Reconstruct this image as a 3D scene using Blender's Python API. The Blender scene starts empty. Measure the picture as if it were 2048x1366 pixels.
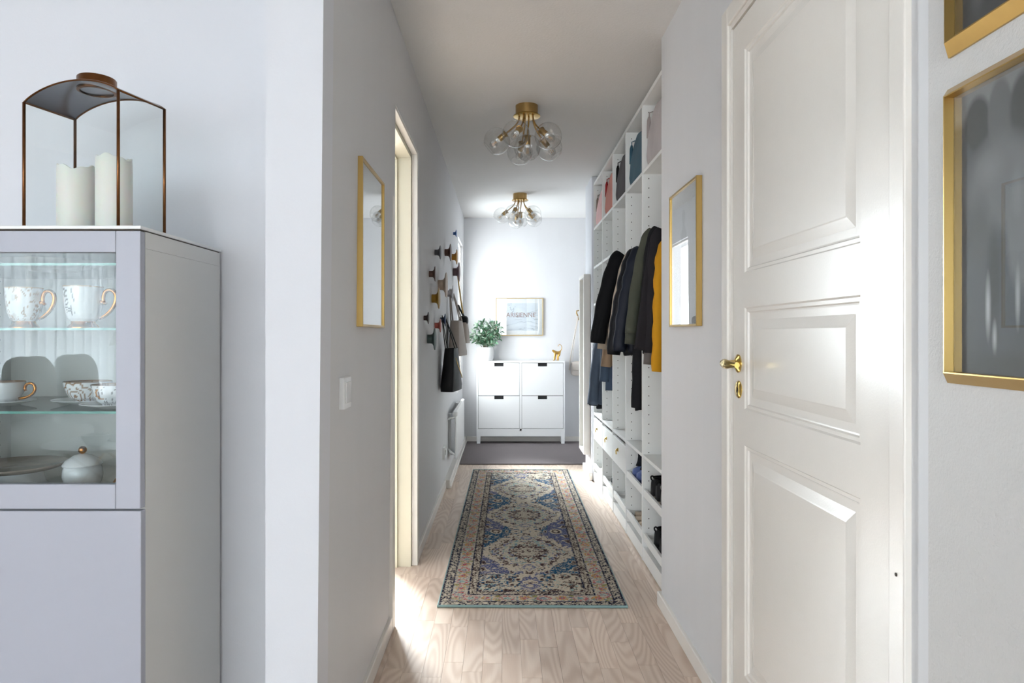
import bpy, bmesh, math, random
import numpy as np
from mathutils import Vector, Matrix

random.seed(7)
rng = np.random.default_rng(11)
scene = bpy.context.scene
COL = scene.collection

# ------------------------------------------------------------------ camera
EYE = 1.195
F = 2048 * 24 / 36.0
VPX, VPY = 1007.0, 669.0
cam_d = bpy.data.cameras.new('camera')
cam_d.lens = 24; cam_d.sensor_width = 36
cam_d.shift_x = (1024 - VPX) / 2048
cam_d.shift_y = (VPY - 683) / 2048
cam_d.clip_start = 0.02
cam = bpy.data.objects.new('camera', cam_d); COL.objects.link(cam)
cam.location = (0, 0, EYE); cam.rotation_euler = (math.pi / 2, 0, 0)
scene.camera = cam

def P(px, py, Y):
    """pixel of the photograph + distance along the hall -> point"""
    return Vector(((px - VPX) * Y / F, Y, EYE - (py - VPY) * Y / F))

# ------------------------------------------------------------------ world, daylight, exposure
w = bpy.data.worlds.new('world'); scene.world = w; w.use_nodes = True
w.node_tree.nodes['Background'].inputs[0].default_value = (0.86, 0.93, 1.0, 1)
w.node_tree.nodes['Background'].inputs[1].default_value = 1.1

def daylight(name, loc, rot, sx, sy, power, col=(0.89, 0.94, 1.0)):
    l = bpy.data.lights.new(name, 'AREA'); l.shape = 'RECTANGLE'
    l.size = sx; l.size_y = sy; l.energy = power; l.color = col
    o = bpy.data.objects.new(name, l); COL.objects.link(o)
    o.location = loc; o.rotation_euler = rot
    return o
H = math.pi / 2
# hazy low sun from beyond the far left corner of the flat
sl_ = bpy.data.lights.new('hazy_sun', 'SUN'); sl_.energy = 9.0; sl_.angle = math.radians(32); sl_.color = (0.91, 0.95, 1.0)
so_ = bpy.data.objects.new('hazy_sun', sl_); COL.objects.link(so_)
so_.rotation_euler = Vector((0.44, -0.74, -0.50)).to_track_quat('-Z', 'Y').to_euler()
daylight('daylight_hall_window', (-0.53, 6.95, 1.36), (0, -H, 0), 1.5, 0.60, 4.2)
daylight('daylight_side_room_window', (-2.0, 6.06, 1.5), (-H, 0, 0), 1.3, 1.25, 55)
daylight('daylight_curtain_window', (-4.72, -3.7, 1.45), (0, -H, 0), 2.0, 2.6, 34)
daylight('daylight_back_window', (-1.4, -5.62, 1.45), (H, 0, 0), 3.0, 1.9, 20)
vs = scene.view_settings
vs.view_transform = 'Standard'; vs.look = 'None'; vs.gamma = 1; vs.use_curve_mapping = False
vs.exposure = 2.45

# ------------------------------------------------------------------ helpers
def lin(c):
    return tuple(((v / 255) / 12.92 if v / 255 <= 0.04045 else ((v / 255 + 0.055) / 1.055) ** 2.4) for v in c)

WM = {}
def link(o, parent=None):
    COL.objects.link(o)
    if parent is not None:
        o.parent = parent
        o.matrix_parent_inverse = WM[parent.name].inverted()
        WM[o.name] = Matrix.Identity(4)
    else:
        WM[o.name] = Matrix.Identity(4)
    return o

def tag(o, label=None, cat=None, group=None, kind=None):
    if label: o['label'] = label
    if cat: o['category'] = cat
    if group: o['group'] = group
    if kind: o['kind'] = kind
    return o

def thing(name, loc, label, cat, group=None):
    o = bpy.data.objects.new(name, None); COL.objects.link(o)
    o.empty_display_size = 0.05
    o.location = loc; WM[o.name] = Matrix.Translation(Vector(loc))
    return tag(o, label, cat, group)

def obj(name, bm, m, parent=None, smooth=False, kind=None, angle=None):
    me = bpy.data.meshes.new(name)
    bmesh.ops.recalc_face_normals(bm, faces=bm.faces)
    bm.to_mesh(me); bm.free()
    if smooth:
        me.polygons.foreach_set('use_smooth', [True] * len(me.polygons))
        if angle is not None:
            me.set_sharp_from_angle(angle=math.radians(angle))
    me.materials.append(m)
    o = bpy.data.objects.new(name, me)
    link(o, parent)
    if kind: o['kind'] = kind
    return o

def struct(name, bm, m, **k):
    return obj(name, bm, m, kind='structure', **k)

def box(bm, x0, x1, y0, y1, z0, z1, bev=0.0, seg=2):
    x0, x1 = min(x0, x1), max(x0, x1); y0, y1 = min(y0, y1), max(y0, y1); z0, z1 = min(z0, z1), max(z0, z1)
    r = bmesh.ops.create_cube(bm, size=1.0)
    vv = r['verts']
    for v in vv:
        v.co = Vector(((x0 + x1) / 2 + v.co.x * (x1 - x0), (y0 + y1) / 2 + v.co.y * (y1 - y0), (z0 + z1) / 2 + v.co.z * (z1 - z0)))
    if bev > 0:
        ee = list({e for v in vv for e in v.link_edges})
        bmesh.ops.bevel(bm, geom=ee, offset=bev, segments=seg, affect='EDGES', profile=0.5)
    return bm

def B(*a, **k):
    return box(bmesh.new(), *a, **k)

def loft(bm, rings, cap0=True, cap1=True, closed=True):
    rows = [[bm.verts.new(p) for p in r] for r in rings]
    n = len(rows[0])
    for a, b in zip(rows[:-1], rows[1:]):
        for i in range(n if closed else n - 1):
            j = (i + 1) % n
            bm.faces.new((a[i], a[j], b[j], b[i]))
    if cap0 and closed: bm.faces.new(list(reversed(rows[0])))
    if cap1 and closed: bm.faces.new(rows[-1])
    return bm

def lathe(bm, prof, n=32, mat=None, caps=False):
    """profile of (r, z) turned round z, then moved by mat"""
    mat = mat or Matrix.Identity(4)
    rings = []
    for r, z in prof:
        r = max(r, 1e-5)
        rings.append([mat @ Vector((r * math.cos(2 * math.pi * i / n), r * math.sin(2 * math.pi * i / n), z)) for i in range(n)])
    loft(bm, rings, caps, caps)
    bmesh.ops.remove_doubles(bm, verts=bm.verts, dist=3e-5)
    return bm

def T(x, y, z): return Matrix.Translation((x, y, z))

def axis_mat(p, d):
    return T(*p) @ Vector(d).normalized().to_track_quat('Z', 'Y').to_matrix().to_4x4()

def tube(bm, pts, rad, n=10, cap=True, flat=1.0):
    pts = [Vector(p) for p in pts]
    rr = rad if isinstance(rad, (list, tuple)) else [rad] * len(pts)
    t0 = (pts[1] - pts[0]).normalized()
    up = Vector((0, 0, 1)) if abs(t0.z) < 0.9 else Vector((1, 0, 0))
    nrm = (up - up.dot(t0) * t0).normalized()
    rings = []
    for i, p in enumerate(pts):
        t = (pts[min(i + 1, len(pts) - 1)] - pts[max(i - 1, 0)]).normalized()
        nrm = (nrm - nrm.dot(t) * t).normalized()
        b = t.cross(nrm)
        rings.append([p + rr[i] * (math.cos(2 * math.pi * k / n) * nrm * flat + math.sin(2 * math.pi * k / n) * b) for k in range(n)])
    return loft(bm, rings, cap, cap)

def bez(p0, p1, p2, p3, n=12):
    p0, p1, p2, p3 = map(Vector, (p0, p1, p2, p3))
    out = []
    for i in range(n + 1):
        t = i / n; s = 1 - t
        out.append(s**3 * p0 + 3 * s * s * t * p1 + 3 * s * t * t * p2 + t**3 * p3)
    return out

def superell(bm, c, a, b, h, e=3.0, ez=3.0, n=28, m=14, fn=None):
    """soft box: superellipsoid of half sizes a, b, h"""
    c = Vector(c); rings = []
    def sp(v, e): return math.copysign(abs(v) ** (2 / e), v)
    for j in range(m + 1):
        ph = -math.pi / 2 + math.pi * j / m
        cz, sz = max(1e-4, math.cos(ph)), math.sin(ph)
        ring = []
        for i in range(n):
            th = 2 * math.pi * i / n
            q = Vector((a * sp(cz, ez) * sp(math.cos(th), e), b * sp(cz, ez) * sp(math.sin(th), e), h * sp(sz, ez)))
            if fn: q = fn(q)
            ring.append(c + q)
        rings.append(ring)
    loft(bm, rings, True, True)
    return bm

# ------------------------------------------------------------------ materials
def new_mat(name):
    m = bpy.data.materials.new(name); m.use_nodes = True
    nt = m.node_tree
    return m, nt, nt.nodes['Principled BSDF']

def pbr(name, col, rough=0.5, metal=0.0, var=0.04, vscale=6.0, bump=0.0, bscale=120.0, spec=None, coat=0.0, stretch=None, sheen=0.0, trans=0.0):
    m, nt, b = new_mat(name); N = nt.nodes; L = nt.links
    tc = N.new('ShaderNodeTexCoord'); mp = N.new('ShaderNodeMapping')
    L.new(tc.outputs['Object'], mp.inputs['Vector'])
    if stretch: mp.inputs['Scale'].default_value = stretch
    ns = N.new('ShaderNodeTexNoise'); ns.inputs['Scale'].default_value = vscale; ns.inputs['Detail'].default_value = 4
    L.new(mp.outputs[0], ns.inputs['Vector'])
    mx = N.new('ShaderNodeMix'); mx.data_type = 'RGBA'
    c = lin(col)
    mx.inputs[6].default_value = (*[max(0, v * (1 - var)) for v in c], 1)
    mx.inputs[7].default_value = (*[min(1, v * (1 + var)) for v in c], 1)
    L.new(ns.outputs['Fac'], mx.inputs[0]); L.new(mx.outputs[2], b.inputs['Base Color'])
    b.inputs['Roughness'].default_value = rough; b.inputs['Metallic'].default_value = metal
    if spec is not None: b.inputs['Specular IOR Level'].default_value = spec
    if coat: b.inputs['Coat Weight'].default_value = coat; b.inputs['Coat Roughness'].default_value = 0.08
    if sheen: b.inputs['Sheen Weight'].default_value = sheen
    if trans: b.inputs['Subsurface Weight'].default_value = trans
    if bump:
        n2 = N.new('ShaderNodeTexNoise'); n2.inputs['Scale'].default_value = bscale; n2.inputs['Detail'].default_value = 3
        L.new(mp.outputs[0], n2.inputs['Vector'])
        bp = N.new('ShaderNodeBump'); bp.inputs['Strength'].default_value = bump; bp.inputs['Distance'].default_value = 0.004
        L.new(n2.outputs['Fac'], bp.inputs['Height']); L.new(bp.outputs[0], b.inputs['Normal'])
    return m

def glass(name, tint=(1, 1, 1), ior=1.5, boost=1.0, rough=0.0):
    """thin pane: see-through plus Fresnel mirror"""
    m, nt, b = new_mat(name); N = nt.nodes; L = nt.links; N.remove(b)
    out = N['Material Output']
    tr = N.new('ShaderNodeBsdfTransparent'); tr.inputs[0].default_value = (*tint, 1)
    gl = N.new('ShaderNodeBsdfGlossy'); gl.inputs['Roughness'].default_value = rough
    fr = N.new('ShaderNodeFresnel'); fr.inputs['IOR'].default_value = ior
    geo = N.new('ShaderNodeNewGeometry')
    mm = N.new('ShaderNodeMath'); mm.operation = 'MULTIPLY'; mm.inputs[1].default_value = boost; mm.use_clamp = True
    ms = N.new('ShaderNodeMixShader')
    L.new(fr.outputs[0], mm.inputs[0]); L.new(mm.outputs[0], ms.inputs[0])
    L.new(tr.outputs[0], ms.inputs[1]); L.new(gl.outputs[0], ms.inputs[2]); L.new(ms.outputs[0], out.inputs[0])
    # same Fresnel from both sides of the pane
    fl = N.new('ShaderNodeMix'); fl.data_type = 'FLOAT'
    fl.inputs[2].default_value = ior; fl.inputs[3].default_value = 1 / ior
    L.new(geo.outputs['Backfacing'], fl.inputs[0]); L.new(fl.outputs[0], fr.inputs['IOR'])
    return m

def vcol(name, rough=0.6, metal=0.0, bump=0.0, bscale=300, spec=None):
    m, nt, b = new_mat(name); N = nt.nodes; L = nt.links
    a = N.new('ShaderNodeAttribute'); a.attribute_name = 'Col'
    ns = N.new('ShaderNodeTexNoise'); ns.inputs['Scale'].default_value = bscale
    tc = N.new('ShaderNodeTexCoord'); L.new(tc.outputs['Object'], ns.inputs['Vector'])
    mx = N.new('ShaderNodeMix'); mx.data_type = 'RGBA'; mx.blend_type = 'MULTIPLY'; mx.inputs[0].default_value = 0.25 if bump else 0.03
    L.new(a.outputs['Color'], mx.inputs[6]); L.new(ns.outputs['Fac'], mx.inputs[7])
    L.new(mx.outputs[2], b.inputs['Base Color'])
    b.inputs['Roughness'].default_value = rough; b.inputs['Metallic'].default_value = metal
    if spec is not None: b.inputs['Specular IOR Level'].default_value = spec
    if bump:
        bp = N.new('ShaderNodeBump'); bp.inputs['Strength'].default_value = bump; bp.inputs['Distance'].default_value = 0.003
        L.new(ns.outputs['Fac'], bp.inputs['Height']); L.new(bp.outputs[0], b.inputs['Normal'])
    return m

def set_cols(o, cols):
    """per-vertex colours (linear rgb) -> attribute Col"""
    at = o.data.color_attributes.new('Col', 'FLOAT_COLOR', 'POINT')
    a = np.ones((len(o.data.vertices), 4), dtype=np.float32); a[:, :3] = cols
    at.data.foreach_set('color', a.ravel())

M = {}
M['grey_paint'] = pbr('grey_wall_paint', (220, 220, 222), 0.62, var=0.025, vscale=9, bump=0.06, bscale=140, stretch=(1, 1, 0.12))
M['white_paint'] = pbr('white_wall_paint', (226, 227, 233), 0.7, var=0.012, vscale=3, bump=0.05, bscale=160)
M['textured_white'] = pbr('textured_white_wallpaper', (208, 206, 204), 0.55, var=0.02, vscale=60, bump=0.35, bscale=210)
M['ceiling_paint'] = pbr('ceiling_paint', (226, 224, 222), 0.85, var=0.015, vscale=5, bump=0.3, bscale=90)
M['trim_white'] = pbr('trim_white', (236, 231, 225), 0.35, var=0.02, vscale=12)
M['cream_jamb'] = pbr('cream_jamb_paint', (222, 216, 194), 0.4, var=0.02)
M['door_white'] = pbr('satin_door_paint', (240, 235, 228), 0.26, var=0.015, vscale=20, bump=0.05, bscale=260, spec=0.6)
M['melamine'] = pbr('white_melamine', (242, 242, 240), 0.38, var=0.01)
M['white_lacquer'] = pbr('white_lacquer', (240, 240, 240), 0.3, var=0.01)
M['cabinet_grey'] = pbr('pale_grey_lacquer', (178, 180, 192), 0.42, var=0.012)
M['cabinet_side'] = pbr('pale_grey_foil', (224, 223, 220), 0.4, var=0.015)
M['brass'] = pbr('brushed_brass', (196, 160, 88), 0.26, 1.0, var=0.08, vscale=40, stretch=(1, 1, 0.05))
M['gold_frame'] = pbr('gold_frame', (194, 162, 100), 0.3, 1.0, var=0.06, vscale=40, stretch=(1, 1, 0.05))
M['pale_gold'] = pbr('pale_gold_frame', (205, 176, 112), 0.33, 1.0, var=0.05)
M['shiny_brass'] = pbr('polished_brass', (220, 190, 110), 0.12, 1.0, var=0.03)
M['old_brass'] = pbr('antique_brass', (182, 150, 98), 0.34, 1.0, var=0.12, vscale=30)
M['copper'] = pbr('aged_copper', (118, 78, 48), 0.3, 1.0, var=0.35, vscale=50)
M['roof_metal'] = pbr('smoky_roof_metal', (112, 112, 118), 0.22, 1.0, var=0.06, vscale=14)
M['steel'] = pbr('steel', (170, 172, 175), 0.3, 1.0, var=0.03)
M['wax'] = pbr('candle_wax', (238, 236, 230), 0.5, var=0.02, trans=0.3)
M['wick'] = pbr('wick', (50, 42, 38), 0.9)
M['black'] = pbr('black_void', (22, 22, 24), 0.6)
M['gap'] = pbr('dark_gap', (70, 62, 56), 0.8)
M['porcelain'] = pbr('white_porcelain', (238, 238, 240), 0.12, var=0.01)
M['gold_glaze'] = pbr('gold_glaze', (196, 128, 58), 0.22, 1.0, var=0.06)
M['mug_col'] = vcol('painted_porcelain', 0.12)
M['white_plastic'] = pbr('white_plastic', (238, 238, 238), 0.3, var=0.01)
M['chrome_key'] = pbr('glossy_switch_rocker', (226, 224, 224), 0.08, var=0.02)
M['pane'] = glass('window_pane', (0.97, 0.99, 0.98), 1.45)
M['door_glass'] = glass('cabinet_door_glass', (0.93, 0.955, 0.955), 1.55, 0.8)
M['shelf_glass'] = glass('shelf_glass', (0.9, 0.96, 0.94), 1.18)
M['shelf_edge'] = pbr('green_glass_edge', (96, 158, 146), 0.15, var=0.1)
M['lantern_glass'] = glass('lantern_glass', (0.955, 0.975, 0.97), 1.5)
M['globe_glass'] = glass('clear_globe_glass', (0.955, 0.955, 0.95), 1.55, 1.6)
M['picture_glass'] = glass('picture_glass', (0.97, 0.98, 0.98), 1.6, 1.5)
M['filament'] = pbr('amber_filament', (222, 176, 110), 0.4)
M['paper'] = pbr('white_paper', (238, 238, 240), 0.8, var=0.01)
M['foil'] = pbr('rose_gold_foil', (140, 96, 84), 0.4, 0.4)
M['grey_ink'] = pbr('grey_ink', (176, 178, 184), 0.8)
M['mat_carpet'] = pbr('grey_brown_mat', (118, 109, 110), 0.95, var=0.5, vscale=260, bump=0.9, bscale=420)
M['binding'] = pbr('teal_binding', (138, 166, 166), 0.8, var=0.08)
M['rug'] = vcol('woven_rug', 0.92, bump=0.5, bscale=420, spec=0.15)
M['leaf'] = pbr('leaf_green', (70, 104, 78), 0.45, var=0.35, vscale=25)
M['stem'] = pbr('stem_brown_green', (96, 92, 66), 0.7)
M['soil'] = pbr('soil', (60, 48, 40), 0.95, var=0.3, vscale=80)
M['figurine'] = pbr('figurine_gold', (198, 156, 84), 0.3, 1.0, var=0.12, vscale=60)
M['black_leather'] = pbr('black_leather', (14, 14, 16), 0.55, spec=0.3, var=0.1, vscale=30, bump=0.12, bscale=200)
M['taupe_leather'] = pbr('taupe_leather', (160, 149, 140), 0.5, var=0.05, bump=0.12, bscale=200)
M['cream_leather'] = pbr('cream_leather', (214, 205, 197), 0.5, var=0.04)
M['gold_chain'] = pbr('gold_chain', (190, 158, 100), 0.3, 1.0)
M['sofa'] = pbr('light_sofa_fabric', (244, 245, 246), 0.9, var=0.02, bump=0.3, bscale=300)
M['curtain'] = pbr('sheer_curtain', (214, 217, 222), 0.85, var=0.04, stretch=(1, 1, 0.1))

def cloth(name, col, rough=0.85, var=0.12, bump=0.35, bscale=26, spec=0.25):
    return pbr(name, col, rough, 0, var, 12, bump, bscale, spec=spec)

# pale ash parquet; grain lines are contour lines of a stretched noise, shifted at random for each stave
def parquet(name, use_random=True):
    m, nt, b = new_mat(name); N = nt.nodes; L = nt.links
    geo = N.new('ShaderNodeNewGeometry'); oi = N.new('ShaderNodeObjectInfo')
    sc = N.new('ShaderNodeVectorMath'); sc.operation = 'SCALE'; sc.inputs['Scale'].default_value = 1.0
    cmb = N.new('ShaderNodeCombineXYZ')
    k1 = N.new('ShaderNodeMath'); k1.operation = 'MULTIPLY'; k1.inputs[1].default_value = 61.0
    k2 = N.new('ShaderNodeMath'); k2.operation = 'MULTIPLY'; k2.inputs[1].default_value = 37.0
    L.new(oi.outputs['Random'], k1.inputs[0]); L.new(oi.outputs['Random'], k2.inputs[0])
    L.new(k1.outputs[0], cmb.inputs[0]); L.new(k2.outputs[0], cmb.inputs[1])
    mulv = N.new('ShaderNodeVectorMath'); mulv.operation = 'MULTIPLY'; mulv.inputs[1].default_value = (5.0, 0.75, 1)
    L.new(geo.outputs['Position'], mulv.inputs[0])
    add = N.new('ShaderNodeVectorMath'); add.operation = 'ADD'
    L.new(mulv.outputs[0], add.inputs[0]); L.new(cmb.outputs[0], add.inputs[1])
    ns = N.new('ShaderNodeTexNoise'); ns.inputs['Scale'].default_value = 1.0; ns.inputs['Detail'].default_value = 1.6; ns.inputs['Roughness'].default_value = 0.35
    L.new(add.outputs[0], ns.inputs['Vector'])
    fq = N.new('ShaderNodeMath'); fq.operation = 'MULTIPLY'; fq.inputs[1].default_value = 165.0
    L.new(ns.outputs['Fac'], fq.inputs[0])
    sn = N.new('ShaderNodeMath'); sn.operation = 'SINE'; L.new(fq.outputs[0], sn.inputs[0])
    rp = N.new('ShaderNodeValToRGB')
    rp.color_ramp.elements[0].position = 0.12; rp.color_ramp.elements[0].color = (*lin((238, 220, 205)), 1)
    rp.color_ramp.elements[1].position = 0.98; rp.color_ramp.elements[1].color = (*lin((222, 200, 183)), 1)
    mr = N.new('ShaderNodeMapRange'); mr.inputs[1].default_value = -1; mr.inputs[2].default_value = 1
    L.new(sn.outputs[0], mr.inputs[0]); L.new(mr.outputs[0], rp.inputs[0])
    # tone of each stave
    tr = N.new('ShaderNodeValToRGB')
    tr.color_ramp.elements[0].color = (*[v * 0.86 for v in (1.0, 0.955, 0.92)], 1)
    tr.color_ramp.elements[1].color = (1.06, 1.03, 1.0, 1)
    L.new(oi.outputs['Random'], tr.inputs[0])
    mx = N.new('ShaderNodeMix'); mx.data_type = 'RGBA'; mx.blend_type = 'MULTIPLY'; mx.inputs[0].default_value = 1
    L.new(rp.outputs[0], mx.inputs[6]); L.new(tr.outputs[0], mx.inputs[7])
    fin = N.new('ShaderNodeTexNoise'); fin.inputs['Scale'].default_value = 1.0; fin.inputs['Detail'].default_value = 3
    mf = N.new('ShaderNodeVectorMath'); mf.operation = 'MULTIPLY'; mf.inputs[1].default_value = (420, 12, 1)
    L.new(geo.outputs['Position'], mf.inputs[0]); L.new(mf.outputs[0], fin.inputs['Vector'])
    m2 = N.new('ShaderNodeMix'); m2.data_type = 'RGBA'; m2.blend_type = 'MULTIPLY'; m2.inputs[0].default_value = 0.14
    L.new(mx.outputs[2], m2.inputs[6]); L.new(fin.outputs['Fac'], m2.inputs[7])
    L.new(m2.outputs[2], b.inputs['Base Color'])
    b.inputs['Roughness'].default_value = 0.36; b.inputs['Specular IOR Level'].default_value = 0.45
    return m
M['parquet'] = parquet('ash_parquet')

# ------------------------------------------------------------------ shell
CEIL = 2.49
XR = 0.692                 # right hall wall
END = 7.58                 # end wall
LX0, LX1 = -0.460, -0.438  # left hall wall at the floor / at the ceiling (it leans a little)
LB = -0.583
def lx(z): return LX0 + (LX1 - LX0) * z / CEIL

def leanbox(bm, y0, y1, z0, z1, xb=LB, off=0.0):
    c = [(xb, y0, z0), (lx(z0) + off, y0, z0), (lx(z0) + off, y1, z0), (xb, y1, z0),
         (xb, y0, z1), (lx(z1) + off, y0, z1), (lx(z1) + off, y1, z1), (xb, y1, z1)]
    v = [bm.verts.new(p) for p in c]
    for f in ((0, 3, 2, 1), (4, 5, 6, 7), (0, 1, 5, 4), (1, 2, 6, 5), (2, 3, 7, 6), (3, 0, 4, 7)):
        bm.faces.new([v[i] for i in f])

bm = B(-4.8, 1.75, -5.7, 6.3, -0.12, -0.006); box(bm, -.70, 1.75, 6.3, 7.8, -.12, -.006)
floor = struct('floor', bm, M['parquet'])
bm = B(-4.8, 1.75, -5.7, 6.3, CEIL, CEIL + 0.12); box(bm, -.70, 1.75, 6.3, 7.8, CEIL, CEIL + 0.12)
struct('ceiling', bm, M['ceiling_paint'])

# staves of the parquet in the hall (one shared mesh, one object each)
ub = bmesh.new(); box(ub, -0.5, 0.5, -0.5, 0.5, -1, 0)
ume = bpy.data.meshes.new('stave'); ub.to_mesh(ume); ub.free(); ume.materials.append(M['parquet'])
SW = 0.0705
x = -0.64; col_i = 0
while x < 0.70:
    y = 1.55 - random.random() * 0.4
    wdt = min(SW, 0.722 - x) if x + SW > 0.722 else SW
    while y < 6.45:
        ln = random.choice((0.30, 0.36, 0.44, 0.5, 0.56))
        so = bpy.data.objects.new('stave', ume); link(so, floor)
        so.location = (x + wdt / 2, y + ln / 2, 0); so.scale = (wdt - 0.0007, ln - 0.0009, 0.0055)
        y += ln
    x += SW

# left hall wall with its doorway and the far window
DY0, DY1, DZ = 2.80, 3.53, 2.125
WY0, WY1, WZ0, WZ1 = 6.64, 7.40, 0.62, 2.15
bm = bmesh.new()
leanbox(bm, 1.676, DY0 - .012, 0, CEIL)
leanbox(bm, DY0 - .012, DY1 + .012, DZ + .012, CEIL)
leanbox(bm, DY1 + .012, 6.3, 0, CEIL)
for a in ((6.3, WY0, 0, CEIL), (WY0, WY1, 0, WZ0), (WY0, WY1, WZ1, CEIL), (WY1, END + 0.01, 0, CEIL)): leanbox(bm, *a, xb=-.484)
struct('wall_left', bm, M['grey_paint'])
# white painted end of that partition, wrapping a hand's width into the hall
bm = bmesh.new()
leanbox(bm, 1.672, 1.6765, 0, CEIL, xb=LB, off=0.0012)
leanbox(bm, 1.6766, 1.772, 0, CEIL, xb=-0.47, off=0.0012)
struct('trim_1', bm, M['white_paint'])
struct('wall_end', B(-0.75, 1.75, END, END + 0.12, 0, CEIL), M['grey_paint'])
# right hall wall: around the door, then up to the wardrobe recess
RD0, RD1, RDZ = 1.205, 2.068, 2.128
bm = bmesh.new()
box(bm, XR, 1.25, 1.112, RD0, 0, CEIL); box(bm, XR, 1.25, RD1, 2.99, 0, CEIL)
box(bm, XR, 1.25, RD0, RD1, RDZ, CEIL); box(bm, 0.76, 1.25, RD0, RD1, 0, RDZ)
box(bm, 1.125, 1.25, 2.99, 5.60, 0, CEIL)
struct('wall_right', bm, M['grey_paint'])
struct('wall_right_far', B(0.725, 1.62, 5.60, 6.03, 0, CEIL), M['white_paint'])
struct('wall_alcove', B(1.62, 1.75, 5.6, END, 0, CEIL), M['grey_paint'])
struct('wall_right_living', B(XR, 1.25, -5.7, 1.112, 0, CEIL), M['textured_white'])
# living room behind and to the left of the camera
struct('wall_back', B(-4.8, LB, 1.935, 2.05, 0, CEIL), M['white_paint'])
bm = bmesh.new()
box(bm, -4.8, -4.6, -5.7, -5.1, 0, CEIL); box(bm, -4.8, -4.6, -2.35, 6.3, 0, CEIL)
for a, c in ((-5.1, -2.35),):
    box(bm, -4.8, -4.6, a, c, 0, 0.45); box(bm, -4.8, -4.6, a, c, 2.35, CEIL)
struct('wall_living_left', bm, M['white_paint'])
bm = bmesh.new()
box(bm, -4.6, -2.95, -5.7, -5.5, 0, CEIL); box(bm, 0.14, XR, -5.7, -5.5, 0, CEIL)
box(bm, -2.95, 0.14, -5.7, -5.5, 0, 0.5); box(bm, -2.95, 0.14, -5.7, -5.5, 2.38, CEIL)
struct('wall_living_rear', bm, M['white_paint'])
# side room seen (as light) through the doorway
bm = bmesh.new()
box(bm, -4.6, -2.65, 5.9, 6.3, 0, CEIL); box(bm, -1.35, LB, 5.9, 6.3, 0, CEIL)
box(bm, -2.65, -1.35, 5.9, 6.3, 0, 0.88); box(bm, -2.65, -1.35, 5.9, 6.3, 2.12, CEIL)
struct('wall_side_room', bm, M['white_paint'])
bm = bmesh.new()   # unseen dark sheet added outside that wall to stop sun bouncing in
box(bm, -4.8, -2.65, 6.301, 6.33, 0, CEIL + .12); box(bm, -1.35, -.49, 6.301, 6.33, 0, CEIL + .12)
box(bm, -2.65, -1.35, 6.301, 6.33, 0, 0.88); box(bm, -2.65, -1.35, 6.301, 6.33, 2.12, CEIL + .12)
struct('wall_bounce_blocker', bm, pbr('bounce_blocking_dark', (74, 62, 54), .8, var=.2, vscale=20))

def window(name, plane, a0, a1, z0, z1, pos, depth=0.06, fw=0.05, mull=()):
    """window frame with panes; plane 'x' (wall faces x) or 'y'"""
    bm = bmesh.new()
    def bb(bm, u0, u1, za, zb, d0, d1):
        if plane == 'x': box(bm, pos + d0, pos + d1, u0, u1, za, zb)
        else: box(bm, u0, u1, pos + d0, pos + d1, za, zb)
    bb(bm, a0, a0 + fw, z0, z1, 0, depth); bb(bm, a1 - fw, a1, z0, z1, 0, depth)
    bb(bm, a0 + fw, a1 - fw, z0, z0 + fw, 0, depth); bb(bm, a0 + fw, a1 - fw, z1 - fw, z1, 0, depth)
    for q in mull: bb(bm, q - fw / 2, q + fw / 2, z0 + fw, z1 - fw, 0, depth)
    f = struct(name, bm, M['trim_white'])
    bm = bmesh.new(); bb(bm, a0 + fw, a1 - fw, z0 + fw, z1 - fw, depth * .45, depth * .5)
    obj('pane', bm, M['pane'], f)
    return f
window('window_1', 'x', WY0, WY1, WZ0, WZ1, -0.484, 0.02, 0.02)
window('window_2', 'y', -2.65, -1.35, 0.88, 2.12, 5.95)
window('window_3', 'x', -5.1, -2.35, 0.45, 2.35, -4.68, mull=(-3.7,))
window('window_4', 'y', -2.95, 0.14, 0.5, 2.38, -5.58, mull=(-1.4,))

# doorway on the left: casing and cream jamb
bm = bmesh.new(); CF = -0.4445
box(bm, -0.475, CF, DY0 - 0.062, DY0, 0, DZ + 0.062, 0.002)
box(bm, -0.475, CF, DY1, DY1 + 0.062, 0, DZ + 0.062, 0.002)
box(bm, -0.475, CF, DY0, DY1, DZ, DZ + 0.062, 0.002)
struct('trim_2', bm, M['trim_white'])
bm = bmesh.new()
box(bm, LB - 0.012, -0.476, DY0 - 0.011, DY0 + 0.018, 0, DZ); box(bm, LB - 0.012, -0.476, DY1 - 0.018, DY1 + 0.011, 0, DZ)
box(bm, LB - 0.012, -0.476, DY0 + .018, DY1 - .018, DZ - 0.022, DZ + .011)
box(bm, LB - 0.012, -0.545, DY0 + 0.018, DY0 + 0.034, 0, DZ - .022); box(bm, LB - 0.012, -0.545, DY1 - 0.034, DY1 - 0.018, 0, DZ - .022)
box(bm, LB - 0.012, -0.545, DY0 + .034, DY1 - .034, DZ - 0.034, DZ - .022)
struct('trim_3', bm, M['cream_jamb'])

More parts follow.
